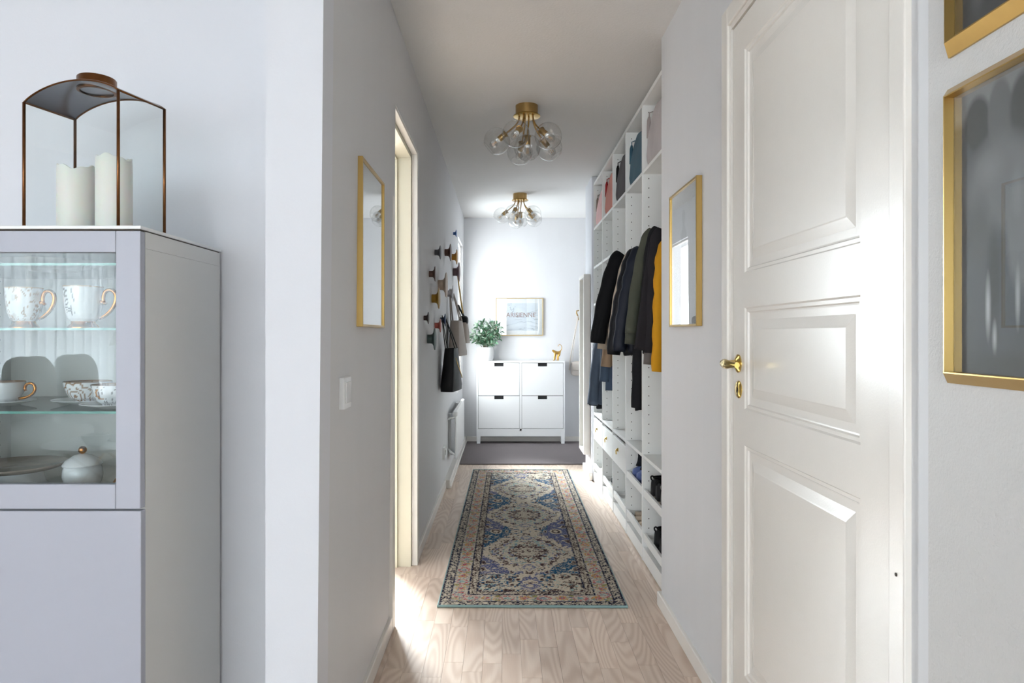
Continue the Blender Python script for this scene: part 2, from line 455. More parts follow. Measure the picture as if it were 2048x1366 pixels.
# skirtings
def skirt(name, pieces, m=None):
    bm = bmesh.new()
    for a in pieces: box(bm, *a, 0, 0.062, 0.003, 1)
    struct(name, bm, m or M['trim_white'])
skirt('baseboard_left', [(-0.47, -0.446, 1.66, DY0 - 0.063), (-0.47, -0.446, DY1 + 0.063, 5.30)])
bm = bmesh.new(); box(bm, -0.462, -0.414, 5.30, END, 0, 0.064, 0.004, 1); box(bm, -0.416, -0.406, 5.30, END, 0, 0.022, 0.003, 1)
struct('baseboard_left_far', bm, M['trim_white'])
skirt('baseboard_right', [(0.679, 0.70, 2.13, 3.02), (0.679, 0.70, 0.3, 1.147)])
skirt('baseboard_right_far', [(0.700, 0.73, 5.585, 6.043)])
skirt('baseboard_end', [(-0.41, 1.62, END - 0.013, END + 0.01)])
skirt('baseboard_back', [(-4.6, LB, 1.922, 1.94)])

# ------------------------------------------------------------------ panelled door on the right
door = struct('door_1', B(0.7, 0.735, 1.218, 2.049, 0.008, 2.108), M['door_white'])
DX = 0.690
PY0, PY1 = 1.320, 1.955
PZ = [(0.217, 0.878), (0.981, 1.272), (1.372, 2.013)]
bm = bmesh.new()
box(bm, DX, 0.71, 1.218, PY0, 0.008, 2.108); box(bm, DX, 0.71, PY1, 2.049, 0.008, 2.108)
zz = [0.008] + [v for p in PZ for v in p] + [2.108]
for i in range(0, len(zz), 2): box(bm, DX, 0.71, PY0, PY1, zz[i], zz[i + 1])
obj('stiles_and_rails', bm, M['door_white'], door)
for z0, z1 in PZ:
    steps = [(0, 0), (0.004, 0.0045), (0.012, 0.0045), (0.015, 0.0095), (0.022, 0.0105), (0.024, 0.013), (0.060, 0.004), (0.063, 0.003)]
    rings = [[Vector((DX + d, PY0 + o, z0 + o)), Vector((DX + d, PY1 - o, z0 + o)), Vector((DX + d, PY1 - o, z1 - o)), Vector((DX + d, PY0 + o, z1 - o))] for o, d in steps]
    obj('panel', loft(bmesh.new(), rings, False, True), M['door_white'], door)
# dark rebate gap round the leaf, casing, frame
bm = bmesh.new()
box(bm, 0.701, 0.7105, 2.0495, 2.0605, 0, 2.116); box(bm, 0.700, 0.71, 1.21, 2.06, 2.108, 2.116)
obj('rebate_gap', bm, M['gap'], door)
bm = bmesh.new(); CX = 0.679
box(bm, CX, 0.70, 2.074, 2.128, 0, 2.188, 0.003); box(bm, CX, 0.70, 1.1576, 1.205, 0, 2.188, 0.003)
box(bm, CX, 0.70, 1.205, 2.074, 2.132, 2.188, 0.003)
box(bm, 0.6865, 0.712, 2.060, 2.074, 0, 2.13); box(bm, 0.6865, 0.712, 1.205, 1.2175, 0, 2.13); box(bm, 0.6865, 0.712, 1.2175, 2.058, 2.114, 2.132)
struct('trim_4', bm, M['door_white'])
obj('screw_cover', lathe(bmesh.new(), [(0, .0012), (.003, .001), (.0034, 0)], 12, axis_mat((0.6785, 1.18, 0.78), (-1, 0, 0))), M['gap'], door)
# handle
hy, hz = 2.004, 1.110
hd = obj('handle', lathe(bmesh.new(), [(0, 0.0), (0.027, 0), (0.027, 0.003), (0.023, 0.006), (0.019, 0.007), (0.016, 0.010), (0.010, 0.011), (0.010, 0.045), (0, 0.045)], 28, axis_mat((DX, hy, hz), (-1, 0, 0))), M['shiny_brass'], door, True, angle=40)
bm = bmesh.new()
rings = []
for t in np.linspace(0, 1, 12):
    yy = hy + 0.012 - t * 0.128
    cx = 0.646 - 0.006 * math.sin(t * math.pi); hh = 0.0115 + 0.003 * math.sin(t * 5.0); th = 0.0075
    rings.append([Vector((cx + th * math.cos(a) , yy, hz + hh * math.sin(a))) for a in np.linspace(0, 2 * math.pi, 12, endpoint=False)])
loft(bm, rings)
obj('lever', bm, M['shiny_brass'], hd, True, angle=60)
es = obj('keyhole_plate', lathe(bmesh.new(), [(0, 0.0), (0.026, 0), (0.026, 0.002), (0.021, 0.006), (0.008, 0.006), (0.0065, 0.003), (0, 0.003)], 28, axis_mat((DX, hy - 0.004, 1.034), (-1, 0, 0))), M['shiny_brass'], door, True, angle=40)
obj('keyhole', B(0.6832, 0.686, hy - 0.0065, hy - 0.0015, 1.025, 1.040), M['black'], es)

# ------------------------------------------------------------------ framed pictures
def picture(name, label, wall, a0, a1, z0, z1, d=0.021, fw=0.008, prnt=None, fm=None, group=None, inner=0.0):
    """wall: 'L','R','E'; a0..a1 along the wall; fw visible frame width"""
    fm = fm or M['gold_frame']
    def bb(bm, u0, u1, za, zb, d0, d1, bev=0):
        if wall == 'L': box(bm, -0.4505 + d0, -0.4505 + d1, u0, u1, za, zb, bev, 1)
        elif wall == 'R': box(bm, XR - d1, XR - d0, u0, u1, za, zb, bev, 1)
        else: box(bm, u0, u1, END - d1, END - d0, za, zb, bev, 1)
    loc = {'L': (-0.45, (a0 + a1) / 2, z0), 'R': (XR, (a0 + a1) / 2, z0), 'E': ((a0 + a1) / 2, END, z0)}[wall]
    t = thing(name, loc, label, 'picture', group)
    bm = bmesh.new()
    bb(bm, a0, a0 + fw, z0, z1, 0, d, .0012); bb(bm, a1 - fw, a1, z0, z1, 0, d, .0012)
    bb(bm, a0 + fw, a1 - fw, z0, z0 + fw, 0, d, .0012); bb(bm, a0 + fw, a1 - fw, z1 - fw, z1, 0, d, .0012)
    obj('frame', bm, fm, t)
    bm = bmesh.new(); bb(bm, a0 + fw, a1 - fw, z0 + fw, z1 - fw, 0, d * 0.55)
    pr = obj('print', bm, prnt or M['paper'], t)
    bm = bmesh.new(); bb(bm, a0 + fw, a1 - fw, z0 + fw, z1 - fw, d * 0.72, d * 0.72 + 0.0004)
    obj('glass', bm, M['picture_glass'], t)
    return t
picture('framed_print', 'tall white print in thin gold frame on left wall above the light switch', 'L', 2.085, 2.468, 1.219, 1.741)
tp = picture('framed_print', 'tall pale sketch print in thin gold frame between wardrobe and panelled door', 'R', 2.376, 2.767, 1.225, 1.750)
# faint standing figure sketch on the right-hand print
def dress(bm):
    prof = [(1.665, .010), (1.65, .022), (1.63, .024), (1.61, .012), (1.595, .02), (1.575, .045), (1.53, .034), (1.49, .026), (1.45, .040), (1.40, .055), (1.33, .064), (1.29, .050)]
    c = 2.575
    vl = [bm.verts.new((XR - 0.0126, c - r, z)) for z, r in prof]; vr = [bm.verts.new((XR - 0.0126, c + r, z)) for z, r in prof]
    for i in range(len(prof) - 1): bm.faces.new((vl[i], vr[i], vr[i + 1], vl[i + 1]))
    return bm
obj('sketch', dress(bmesh.new()), pbr('pale_pencil', (212, 212, 214), .8, var=.12, vscale=60), tp)

# black-and-white photographs near the camera on the right
def grey_print(name, base, blobs):
    m, nt, b = new_mat(name); N = nt.nodes; L = nt.links
    geo = N.new('ShaderNodeNewGeometry')
    ns = N.new('ShaderNodeTexNoise'); ns.inputs['Scale'].default_value = 14; ns.inputs['Detail'].default_value = 6
    mp = N.new('ShaderNodeMapping'); mp.inputs['Scale'].default_value = (1, 1, 0.45)
    L.new(geo.outputs['Position'], mp.inputs[0]); L.new(mp.outputs[0], ns.inputs['Vector'])
    rp = N.new('ShaderNodeValToRGB'); rp.color_ramp.elements[0].color = (*[v * 0.6 for v in base], 1); rp.color_ramp.elements[1].color = (*[v * 1.5 for v in base], 1)
    L.new(ns.outputs['Fac'], rp.inputs[0]); cur = rp.outputs[0]
    for (cy, cz, ry, rz, v, soft) in blobs:
        sub = N.new('ShaderNodeVectorMath'); sub.operation = 'SUBTRACT'; sub.inputs[1].default_value = (0, cy, cz)
        L.new(geo.outputs['Position'], sub.inputs[0])
        ml = N.new('ShaderNodeVectorMath'); ml.operation = 'MULTIPLY'; ml.inputs[1].default_value = (0, 1 / ry, 1 / rz); L.new(sub.outputs[0], ml.inputs[0])
        ln_ = N.new('ShaderNodeVectorMath'); ln_.operation = 'LENGTH'; L.new(ml.outputs[0], ln_.inputs[0])
        mr = N.new('ShaderNodeMapRange'); mr.inputs[1].default_value = 1 - soft; mr.inputs[2].default_value = 1.0; mr.inputs[3].default_value = 1; mr.inputs[4].default_value = 0
        L.new(ln_.outputs['Value'], mr.inputs[0])
        mx = N.new('ShaderNodeMix'); mx.data_type = 'RGBA'; mx.inputs[7].default_value = (v, v, v * 1.03, 1)
        L.new(mr.outputs[0], mx.inputs[0]); L.new(cur, mx.inputs[6]); cur = mx.outputs[2]
    L.new(cur, b.inputs['Base Color']); b.inputs['Roughness'].default_value = 0.5
    return m
pm1 = grey_print('photo_print_lower', (0.13, 0.135, 0.15), [
    (0.75, 1.62, .60, .135, .36, .12), (0.99, 1.50, .030, .045, .07, .25), (0.945, 1.50, .026, .055, .20, .2), (0.90, 1.50, .03, .05, .09, .25),
    (0.945, 1.405, .080, .080, .27, .35), (0.965, 1.43, .035, .03, .36, .9), (0.985, 1.34, .03, .07, .16, .6), (0.905, 1.345, .032, .105, .30, .3), (0.912, 1.385, .014, .04, .40, .9),
    (0.955, 1.27, .020, .10, .06, .7), (0.968, 1.235, .007, .055, .75, .8), (0.955, 1.19, .006, .03, .7, .9), (0.912, 1.245, .006, .05, .65, .8), (0.94, 1.155, .1, .022, .10, .8)])
pm2 = grey_print('photo_print_upper', (0.045, 0.045, 0.05), [(0.93, 1.75, .07, .10, .12, .7), (0.99, 1.70, .02, .05, .16, .7)])
def big_frame(name, label, y0, y1, z0, z1, pm):
    t = thing(name, (XR, (y0 + y1) / 2, z0), label, 'picture', 'gold framed photographs')
    def ring(o, d): return [Vector((XR - d, y0 + o, z0 + o)), Vector((XR - d, y1 - o, z0 + o)), Vector((XR - d, y1 - o, z1 - o)), Vector((XR - d, y0 + o, z1 - o))]
    obj('frame', loft(bmesh.new(), [ring(0, 0), ring(0, 0.004), ring(0.016, 0.021), ring(0.018, 0.021), ring(0.0185, 0.006)], False, False), M['gold_frame'], t)
    obj('print', B(XR - 0.005, XR - 0.001, y0 + .018, y1 - .018, z0 + .018, z1 - .018), pm, t)
    obj('glass', B(XR - 0.0075, XR - 0.0071, y0 + .0185, y1 - .0185, z0 + .0185, z1 - .0185), M['picture_glass'], t)
big_frame('framed_photograph', 'grey photograph in wide gold frame beside the door, lower of two', 0.70, 1.058, 1.120, 1.574, pm1)
big_frame('framed_photograph', 'dark photograph in wide gold frame cut by the top edge of view', 0.70, 1.056, 1.622, 2.07, pm2)

# ------------------------------------------------------------------ left display cabinet
CXR, CXL, CY0, CY1 = -0.797, -1.397, 1.498, 1.918
cab = thing('display_cabinet', ((CXR + CXL) / 2, (CY0 + CY1) / 2, 0), 'tall pale grey cabinet with a glass door under the lantern', 'cabinet')
bm = bmesh.new(); t_ = 0.018; CB = CY0 + 0.021
box(bm, CXR - t_, CXR, CB, CY1, 0.10, 1.386); box(bm, CXL, CXL + t_, CB, CY1, 0.10, 1.386)
box(bm, CXL, CXR, CB, CY1, 1.3865, 1.4235); box(bm, CXL + t_, CXR - t_, CB, CY1, 0.806, 0.828)
box(bm, CXL + t_, CXR - t_, CB, CY1, 0.10, 0.118); box(bm, CXL + t_, CXR - t_, CY1 - 0.006, CY1, 0.118, 1.3865)
obj('carcass', bm, M['cabinet_side'], cab)
obj('top_gap', B(CXL + .002, CXR - .0015, CY0 + .003, CY1, 1.4235, 1.4262), M['gap'], cab)
obj('glass_top', B(CXL - .003, CXR + .003, CY0 - .004, CY1 + .004, 1.4262, 1.4335, .001), M['white_lacquer'], cab)
bm = bmesh.new(); dw = 0.054; dz0, dz1 = 0.812, 1.4225
box(bm, CXR - dw, CXR, CY0, CB - .001, dz0, dz1, .0015); box(bm, CXL, CXL + dw, CY0, CB - .001, dz0, dz1, .0015)
box(bm, CXL + dw + .0006, CXR - dw - .0006, CY0, CB - .001, dz0, dz0 + dw, .0015); box(bm, CXL + dw + .0006, CXR - dw - .0006, CY0, CB - .001, dz1 - 0.047, dz1, .0015)
gd = obj('glass_door', bm, M['cabinet_grey'], cab)
obj('pane', B(CXL + dw, CXR - dw, CY0 + .008, CY0 + .0085, dz0 + dw, dz1 - .047), M['door_glass'], gd)
obj('lower_door', B(CXL, CXR + .0015, CY0, CB - .001, 0.105, 0.8075, .0015), M['cabinet_grey'], cab)
for xx in (CXL + .06, CXR - .06):
    for yy in (CB + .05, CY1 - .05): obj('foot', lathe(bmesh.new(), [(.018, 0), (.02, .1)], 14, T(xx, yy, 0), True), M['black'], cab)
SH = [1.023, 1.210, 1.355]
for z in SH:
    g = obj('glass_shelf', B(CXL + t_ + .002, CXR - t_ - .002, CB + .012, CY1 - .02, z - .0055, z), M['shelf_glass'], cab)
    obj('edge', B(CXL + t_ + .002, CXR - t_ - .002, CB + .010, CB + .0122, z - .0055, z), M['shelf_edge'], g)
bm = bmesh.new()
for i in range(17):
    for yy in (CB + .04, CY1 - .05):
        lathe(bm, [(0, .0006), (.0024, .0006), (.0026, 0)], 8, axis_mat((CXL + t_, yy, 0.86 + i * 0.032), (1, 0, 0)))
obj('peg_holes', bm, M['gap'], cab, kind='stuff')
bm = bmesh.new()
box(bm, CXR - .062, CXR - .042, CB + .002, CB + .05, 1.358, 1.385, .003); box(bm, CXR - .05, CXR - .018, CB + .05, CB + .09, 1.362, 1.38, .003)
obj('hinge', bm, M['steel'], cab)

# crockery
def lathe_obj(name, prof, loc, m, parent=None, n=40, angle=35):
    return obj(name, lathe(bmesh.new(), prof, n, T(*loc)), m, parent, True, angle=angle)

def vnoise(x, y, seed=0):
    """smooth value noise on arrays"""
    r = np.random.default_rng(seed).random((64, 64))
    xi, yi = np.floor(x).astype(int), np.floor(y).astype(int); fx, fy = x - xi, y - yi
    fx = fx * fx * (3 - 2 * fx); fy = fy * fy * (3 - 2 * fy)
    g = lambda a, b: r[a % 64, b % 64]
    return (g(xi, yi) * (1 - fx) + g(xi + 1, yi) * fx) * (1 - fy) + (g(xi, yi + 1) * (1 - fx) + g(xi + 1, yi + 1) * fx) * fy

def coords(o):
    a = np.empty(len(o.data.vertices) * 3); o.data.vertices.foreach_get('co', a); return a.reshape(-1, 3)

def mug(name, label, cx, cy, z, R, h, style):
    t = thing(name, (cx, cy, z), label, 'mug', 'footed mugs on the top glass shelf')
    f = 0.016
    prof0 = [(R * .62, f), (R * .75, f + .006), (R * .86, f + .018), (R * .94, f + .035), (R * .98, h * .75), (R, h)]
    prof = []
    for (r0, z0), (r1, z1) in zip(prof0[:-1], prof0[1:]):
        for q in np.linspace(0, 1, 7)[:-1]: prof.append((r0 + (r1 - r0) * q, z0 + (z1 - z0) * q))
    prof += [(R, h), (R * .97, h), (R * .93, h * .7), (R * .6, f + .008), (0, f + .006)]
    b = lathe_obj('cup', prof, (cx, cy, z), M['mug_col'], t, 96, 60)
    c = coords(b); u = np.arctan2(c[:, 0] - cx, -(c[:, 1] - cy)); v = (c[:, 2] - z) / h
    rgb = np.tile(np.array(lin((238, 238, 240))), (len(c), 1)); outer = np.hypot(c[:, 0] - cx, c[:, 1] - cy) > R * .6
    if style == 'marble':
        nn = vnoise(u * 2.3 + 9, v * 3.2 + 4, 3) * .7 + vnoise(u * 6 + 5, v * 8 + 2, 4) * .3
        line = np.abs(nn - .52) < .022; line |= np.abs(vnoise(u * 3.1 + 20, v * 2.4 + 8, 5) * .8 + .2 * vnoise(u * 9, v * 9, 7) - .5) < .014
        rgb[line & outer] = lin((166, 132, 104)); hz = (vnoise(u * 3 + 3, v * 4, 9) > .68) & outer
        rgb[hz & ~line] = lin((214, 210, 208))
    else:
        # prancing striped animal drawn in black ink
        uu, vv = u + .42, v
        bodyc = -.12 + .35 * (0.95 - vv)
        body = (np.abs(uu - bodyc) < .13 + .1 * (vv < .5)) & (vv > .36) & (vv < .9)
        stripe = np.sin(vv * 95 + uu * 9) > .1
        head = ((uu + .22) / .13) ** 2 + ((vv - .86) / .075) ** 2 < 1
        leg = (np.abs(uu - .40 - (.8 - vv) * .5) < .035) & (vv > .62) & (vv < .93)
        leg2 = (np.abs(uu - .28 - (.55 - vv) * .15) < .03) & (vv > .3) & (vv < .52)
        sig = (np.abs(uu - .55) < .07) & (np.abs(vv - .36) < .03) & (np.sin(uu * 120) > 0)
        rgb[((body & stripe) | (head & (np.sin(vv * 120) > -.2)) | leg | leg2 | sig) & outer] = lin((30, 32, 40))
    rim = (v > .985) & outer; rgb[rim] = lin((190, 150, 100))
    set_cols(b, rgb)
    lathe_obj('foot', [(R * .55, f), (R * .6, f), (R * .62, f * .7), (R * .80, 0.002), (R * .80, 0), (0, 0)], (cx, cy, z), M['gold_glaze'], t)
    hp = bez((cx + R * 1.28, cy, z + h * .58), (cx + R * 1.0, cy, z + h * .62), (cx + R * 1.1, cy, z + h * .93), (cx + R * 1.5, cy, z + h * .92), 8)
    hp += bez((cx + R * 1.5, cy, z + h * .92), (cx + R * 2.1, cy, z + h * .9), (cx + R * 1.95, cy, z + h * .42), (cx + R * .9, cy, z + h * .22), 14)[1:]
    bm = bmesh.new(); tube(bm, hp, [.0036 + .0012 * math.sin(i / len(hp) * 3.1) for i in range(len(hp))], 10)
    lathe(bm, [(0, 0), (.0055, .001), (.006, .005), (.004, .010), (.0, .012)], 14, axis_mat((cx + R * .97, cy, z + h * .62), (1, 0, 0.1)))
    obj('handle', bm, M['gold_glaze'], t, True)
    return t
mug('mug', 'marbled white and gold mug with gold foot on the glass shelf', -1.137, 1.62, SH[1], .0385, .096, 'marble')
mug('mug', 'white mug with black ink animal drawing and gold foot', -.997, 1.62, SH[1], .042, .099, 'ink')

def cup(name, label, cx, cy, z, R, h, style, cat='bowl', saucer=True):
    t = thing(name, (cx, cy, z), label, cat)
    z0 = z
    if saucer:
        lathe_obj('saucer', [(0, .002), (R * .6, .002), (R * .65, 0), (R * .8, .002), (R * 1.45, .011), (R * 1.46, .0125), (R * .8, .006), (0, .006)], (cx, cy, z), M['porcelain'], t); z0 = z + .006
    pr0 = [(R * .5, 0), (R * .52, .004), (R * .72, h * .2), (R * .88, h * .48), (R * .97, h * .8), (R, h)]
    pr = []
    for (r0, a0), (r1, a1) in zip(pr0[:-1], pr0[1:]):
        for q in np.linspace(0, 1, 6)[:-1]: pr.append((r0 + (r1 - r0) * q, a0 + (a1 - a0) * q))
    pr += [(R, h), (R * .965, h), (R * .85, h * .5), (R * .45, .008), (0, .006)]
    b = lathe_obj('cup', pr, (cx, cy, z0), M['mug_col'], t, 96, 60)
    c = coords(b); u = np.arctan2(c[:, 0] - cx, -(c[:, 1] - cy)); v = (c[:, 2] - z0) / h
    rgb = np.tile(np.array(lin((238, 238, 240))), (len(c), 1)); rr = np.hypot(c[:, 0] - cx, c[:, 1] - cy); outer = rr > R * .48
    gold = np.array(lin((150, 112, 78)))
    if style == 'mandala':
        d = np.hypot((u + .1) * .9, (v - .3) * 1.1); a = np.arctan2(v - .3, u + .1)
        k = (np.abs(d - .28) < .03) | (np.abs(d - (.62 + .16 * np.abs(np.sin(a * 4)))) < .035) | (d < .1) | ((np.abs(np.sin(a * 8)) < .18) & (d > .28) & (d < .45))
        k |= (np.abs(d - .45) < .02) | ((np.abs(u - 1.1) < .12) & (np.abs(v - .7) < .12) & (np.hypot(u - 1.1, v - .7) > .06)) | (np.abs(np.sin(u * 3 + v * 4)) < .04)
        rgb[k & outer] = gold
    elif style == 'stars':
        ux, vx = np.floor(u * 9), np.floor(v * 7); rr_ = np.random.default_rng(5).random((64, 64)); hsh = rr_[(ux.astype(int)) % 64, (vx.astype(int)) % 64]
        k = (np.hypot(u * 9 - ux - .5, v * 7 - vx - .5) < hsh * .38) & (hsh > .4)
        rgb[k & outer] = lin((70, 66, 74))
        moon = (np.hypot((u + .2) * .9, v - .58) < .26) & (np.hypot((u + .08) * .9, v - .62) > .24); rgb[moon & outer] = lin((186, 132, 84))
    else:
        k = np.hypot((u - .0) * .8, v - .42) < .2; rgb[k & outer] = lin((190, 150, 108))
    rgb[(v > .97) & outer] = gold
    set_cols(b, rgb)
    if cat == 'cup':
        hp = bez((cx + R * 1.15, cy, z0 + h * .55), (cx + R * .95, cy, z0 + h * .9), (cx + R * 1.6, cy, z0 + h * 1.1), (cx + R * 1.65, cy, z0 + h * .7), 10) + bez((cx + R * 1.65, cy, z0 + h * .7), (cx + R * 1.7, cy, z0 + h * .4), (cx + R * 1.2, cy, z0 + h * .2), (cx + R * .8, cy, z0 + h * .2), 8)[1:]
        obj('handle', tube(bmesh.new(), hp, .0034, 8), M['gold_glaze'], t, True)
    return t
cup('tea_cup', 'white teacup with gold dot and gold handle, leftmost on middle shelf', -1.215, 1.66, SH[0], .046, .052, 'dot', 'cup')
cup('bowl', 'white bowl with brown flower mandala on middle shelf', -1.035, 1.70, SH[0], .054, .050, 'mandala')
cup('bowl', 'white bowl with gold moon and dark stars on middle shelf', -.912, 1.602, SH[0], .050, .050, 'stars')
t = thing('serving_bowl', (-1.14, 1.73, SH[2]), 'wide ribbed grey bowl standing on the uppermost glass shelf', 'bowl')
lathe_obj('bowl', [(0, 0), (.052, 0), (.056, .004), (.09, .012), (.118, .022), (.122, .024), (.115, .024), (.085, .016), (0, .009)], (-1.14, 1.73, SH[2]), pbr('ribbed_stoneware', (196, 192, 186), .5, var=.12, vscale=40), t)
# cake stand with a brown marbled plate
t = thing('cake_stand', (-1.19, 1.66, .828), 'low cake stand with brown marbled plate at cabinet bottom left', 'cake stand')
lathe_obj('foot', [(0, 0), (.072, 0), (.066, .006), (.058, .034), (.062, .041), (0, .041)], (-1.19, 1.66, .828), M['porcelain'], t)
mm_ = pbr('brown_marble', (150, 138, 128), .2, var=.45, vscale=26)
lathe_obj('plate', [(0, .0405), (.095, .0405), (.108, .046), (.112, .050), (.112, .053), (.106, .053), (.095, .049), (0, .048)], (-1.19, 1.66, .828), mm_, t)
t = thing('sugar_bowl', (-1.005, 1.63, .828), 'white lidded sugar bowl with a gold ball knob', 'sugar bowl')
sc_ = (-1.005, 1.63, .828)
lathe_obj('bowl', [(0, 0), (.030, 0), (.032, .003), (.040, .015), (.043, .032), (.041, .048), (.038, .055), (0, .055)], sc_, M['porcelain'], t)
lathe_obj('lid', [(.042, .055), (.043, .058), (.036, .068), (.02, .078), (.008, .082), (0, .083)], sc_, M['porcelain'], t)
lathe_obj('knob', [(0, .082)] + [(.0092 * math.sin(a), .0915 - .0092 * math.cos(a)) for a in np.linspace(.3, math.pi, 12)], sc_, M['gold_glaze'], t)
bm = bmesh.new(); tube(bm, [(-.925, 1.60, .8315), (-.895, 1.60, .874), (-.855, 1.605, .930), (-.842, 1.61, .955)], [.0028, .0026, .0034, .0034], 8)  # solid gold piece standing in for a reflected coffee table leg
tag(obj('mirrored_leg_rod', bm, M['gold_glaze'], None, True), 'slim gold spoon drawn for a mirrored table leg beside the lidded sugar bowl', 'rod')

# ------------------------------------------------------------------ lantern with two candles
A_, B_, C_, D_ = Vector((-1.140, 1.623, 0)), Vector((-.869, 1.540, 0)), Vector((-.831, 1.673, 0)), Vector((-1.102, 1.756, 0))
LZ0, LZ1, RISE = 1.4335, 1.747, 0.036
lan = thing('lantern', tuple((A_ + C_) / 2 + Vector((0, 0, LZ0))), 'glass lantern with vaulted metal roof and copper posts on grey cabinet', 'lantern')
for q in (A_, B_, C_, D_):
    obj('post', tube(bmesh.new(), [q + Vector((0, 0, LZ0)), q + Vector((0, 0, LZ1))], .0036, 8), M['copper'], lan, True)
arc = [(s, RISE * (1 - (2 * s - 1) ** 2) ** .85) for s in np.linspace(0, 1, 25)]
fr_ = [A_.lerp(B_, s) + Vector((0, 0, LZ1 + h)) for s, h in arc]; bk_ = [D_.lerp(C_, s) + Vector((0, 0, LZ1 + h)) for s, h in arc]
bm = bmesh.new(); up = Vector((0, 0, .0015))
loft(bm, [[a, b, b + up, a + up] for a, b in zip(fr_, bk_)])
obj('roof', bm, M['roof_metal'], lan, True, angle=40)
bm = bmesh.new(); tube(bm, fr_, .0022, 6); tube(bm, bk_, .0022, 6); tube(bm, [fr_[0], bk_[0]], .0026, 6); tube(bm, [fr_[-1], bk_[-1]], .0026, 6)
obj('roof_edge', bm, M['copper'], lan, True)
bm = bmesh.new()
for p, q in ((A_, B_), (B_, C_), (C_, D_), (D_, A_)): tube(bm, [p + Vector((0, 0, LZ0 + .002)), q + Vector((0, 0, LZ0 + .002))], .0026, 6)
obj('base_frame', bm, M['copper'], lan, True)
for tops, (p, q) in ((fr_, (A_, B_)), (bk_, (D_, C_))):
    bm = bmesh.new(); n_ = len(tops)
    lo = [bm.verts.new(p.lerp(q, s) + Vector((0, 0, LZ0 + .003))) for s, h in arc]; hi = [bm.verts.new(v) for v in tops]
    for i in range(n_ - 1): bm.faces.new((lo[i], lo[i + 1], hi[i + 1], hi[i]))
    obj('glass_pane', bm, M['lantern_glass'], lan)
for p, q in ((B_, C_), (A_, D_)):
    bm = bmesh.new(); v = [bm.verts.new(p + Vector((0, 0, LZ0 + .003))), bm.verts.new(q + Vector((0, 0, LZ0 + .003))), bm.verts.new(q + Vector((0, 0, LZ1))), bm.verts.new(p + Vector((0, 0, LZ1)))]
    bm.faces.new(v); obj('glass_pane', bm, M['lantern_glass'], lan)
cc_ = (A_ + B_ + C_ + D_) / 4
obj('collar', lathe(bmesh.new(), [(.036, LZ1 + RISE - .004), (.0425, LZ1 + RISE - .003), (.0425, LZ1 + RISE + .027), (.041, LZ1 + RISE + .029), (.039, LZ1 + RISE + .026), (.039, LZ1 + RISE - .002)], 40, T(cc_.x + .004, cc_.y, 0)), M['copper'], lan, True, angle=40)

def candle(label, cx, cy, R, h, seed):
    t = thing('candle', (cx, cy, LZ0 + .001), label, 'candle', 'pillar candles in the lantern')
    rd = random.Random(seed); ph = rd.random() * 6
    bm = bmesh.new(); n = 40; rings = []
    for k, (r, z) in enumerate([(R * .98, 0), (R, .004), (R, h * .5), (R, h * .9), (R * .985, h), (R * .9, h + .001), (R * .8, h - .006), (R * .3, h - .012), (.0005, h - .013)]):
        ring = []
        for i in range(n):
            a = 2 * math.pi * i / n
            dz = .0035 * math.sin(a * 2 + ph) + .003 * math.sin(a * 3 + 2 * ph) + .0025 * math.sin(a * 7 + ph) if 4 <= k <= 6 else 0
            ring.append(Vector((cx + r * math.cos(a), cy + r * math.sin(a), LZ0 + .001 + z + dz)))
        rings.append(ring)
    loft(bm, rings); obj('wax', bm, M['wax'], t, True, angle=50)
    obj('wick', tube(bmesh.new(), [(cx, cy, LZ0 + h - .013), (cx + .002, cy, LZ0 + h + .002)], .0012, 6), M['wick'], t)
candle('shorter white pillar candle with a jagged rim inside the lantern', -1.030, 1.645, .0405, .160, 1)
candle('taller white pillar candle inside lantern behind the copper post', -.931, 1.632, .0395, .180, 2)

# ------------------------------------------------------------------ switch and sockets on the left wall
t = thing('light_switch', (-0.45, 1.915, 0.99), 'white rocker light switch on left wall below the gold framed print', 'switch')
obj('housing', B(-0.452, -0.4365, 1.873, 1.956, 0.988, 1.076, .002), M['white_plastic'], t)
obj('rocker', B(-0.4375, -0.433, 1.884, 1.945, 1.004, 1.062, .0015), M['chrome_key'], t)
t = thing('wall_socket', (-0.457, 5.2, .27), 'small white wall socket low on left wall before the radiator', 'socket')
obj('plate', B(-0.459, -0.440, 5.12, 5.24, .255, .345, .003), M['white_plastic'], t)
obj('insert', lathe(bmesh.new(), [(0, 0), (.02, 0), (.022, .003), (.0235, .003)], 20, axis_mat((-.4385, 5.18, .30), (1, 0, 0))), M['white_plastic'], t)

# ------------------------------------------------------------------ radiator
t = thing('radiator', (-0.42, 6.15, .178), 'white panel radiator low on left wall beneath the bright window', 'radiator')
obj('front_panel', B(-.400, -.386, 5.60, 6.70, .185, .560, .004), M['white_lacquer'], t)
obj('top_rail', B(-.412, -.384, 5.59, 6.71, .545, .563, .004), M['white_lacquer'], t)
obj('bottom_rail', B(-.404, -.384, 5.59, 6.71, .175, .192, .004), M['white_lacquer'], t)
bm = bmesh.new()
for i in range(22): box(bm, -.432, -.401, 5.64 + i * .049, 5.664 + i * .049, .20, .54)
obj('convector_fins', bm, M['steel'], t)
for yy in (5.66, 6.55): obj('bracket', B(-.457, -.43, yy, yy + .04, .20, .54), M['white_plastic'], t)
for pp in ([(-.455, 5.575, .50), (-.415, 5.575, .515), (-.405, 5.60, .52)], [(-.455, 5.58, .26), (-.41, 5.58, .22), (-.405, 5.60, .21)]): obj('pipe', tube(bmesh.new(), pp, .008, 8), M['white_plastic'], t, True)
obj('valve', lathe(bmesh.new(), [(0, 0), (.018, 0), (.02, .01), (.02, .045), (.014, .055), (0, .056)], 16, axis_mat((-.405, 5.60, .535), (.4, -1, .3))), M['white_plastic'], t, True)

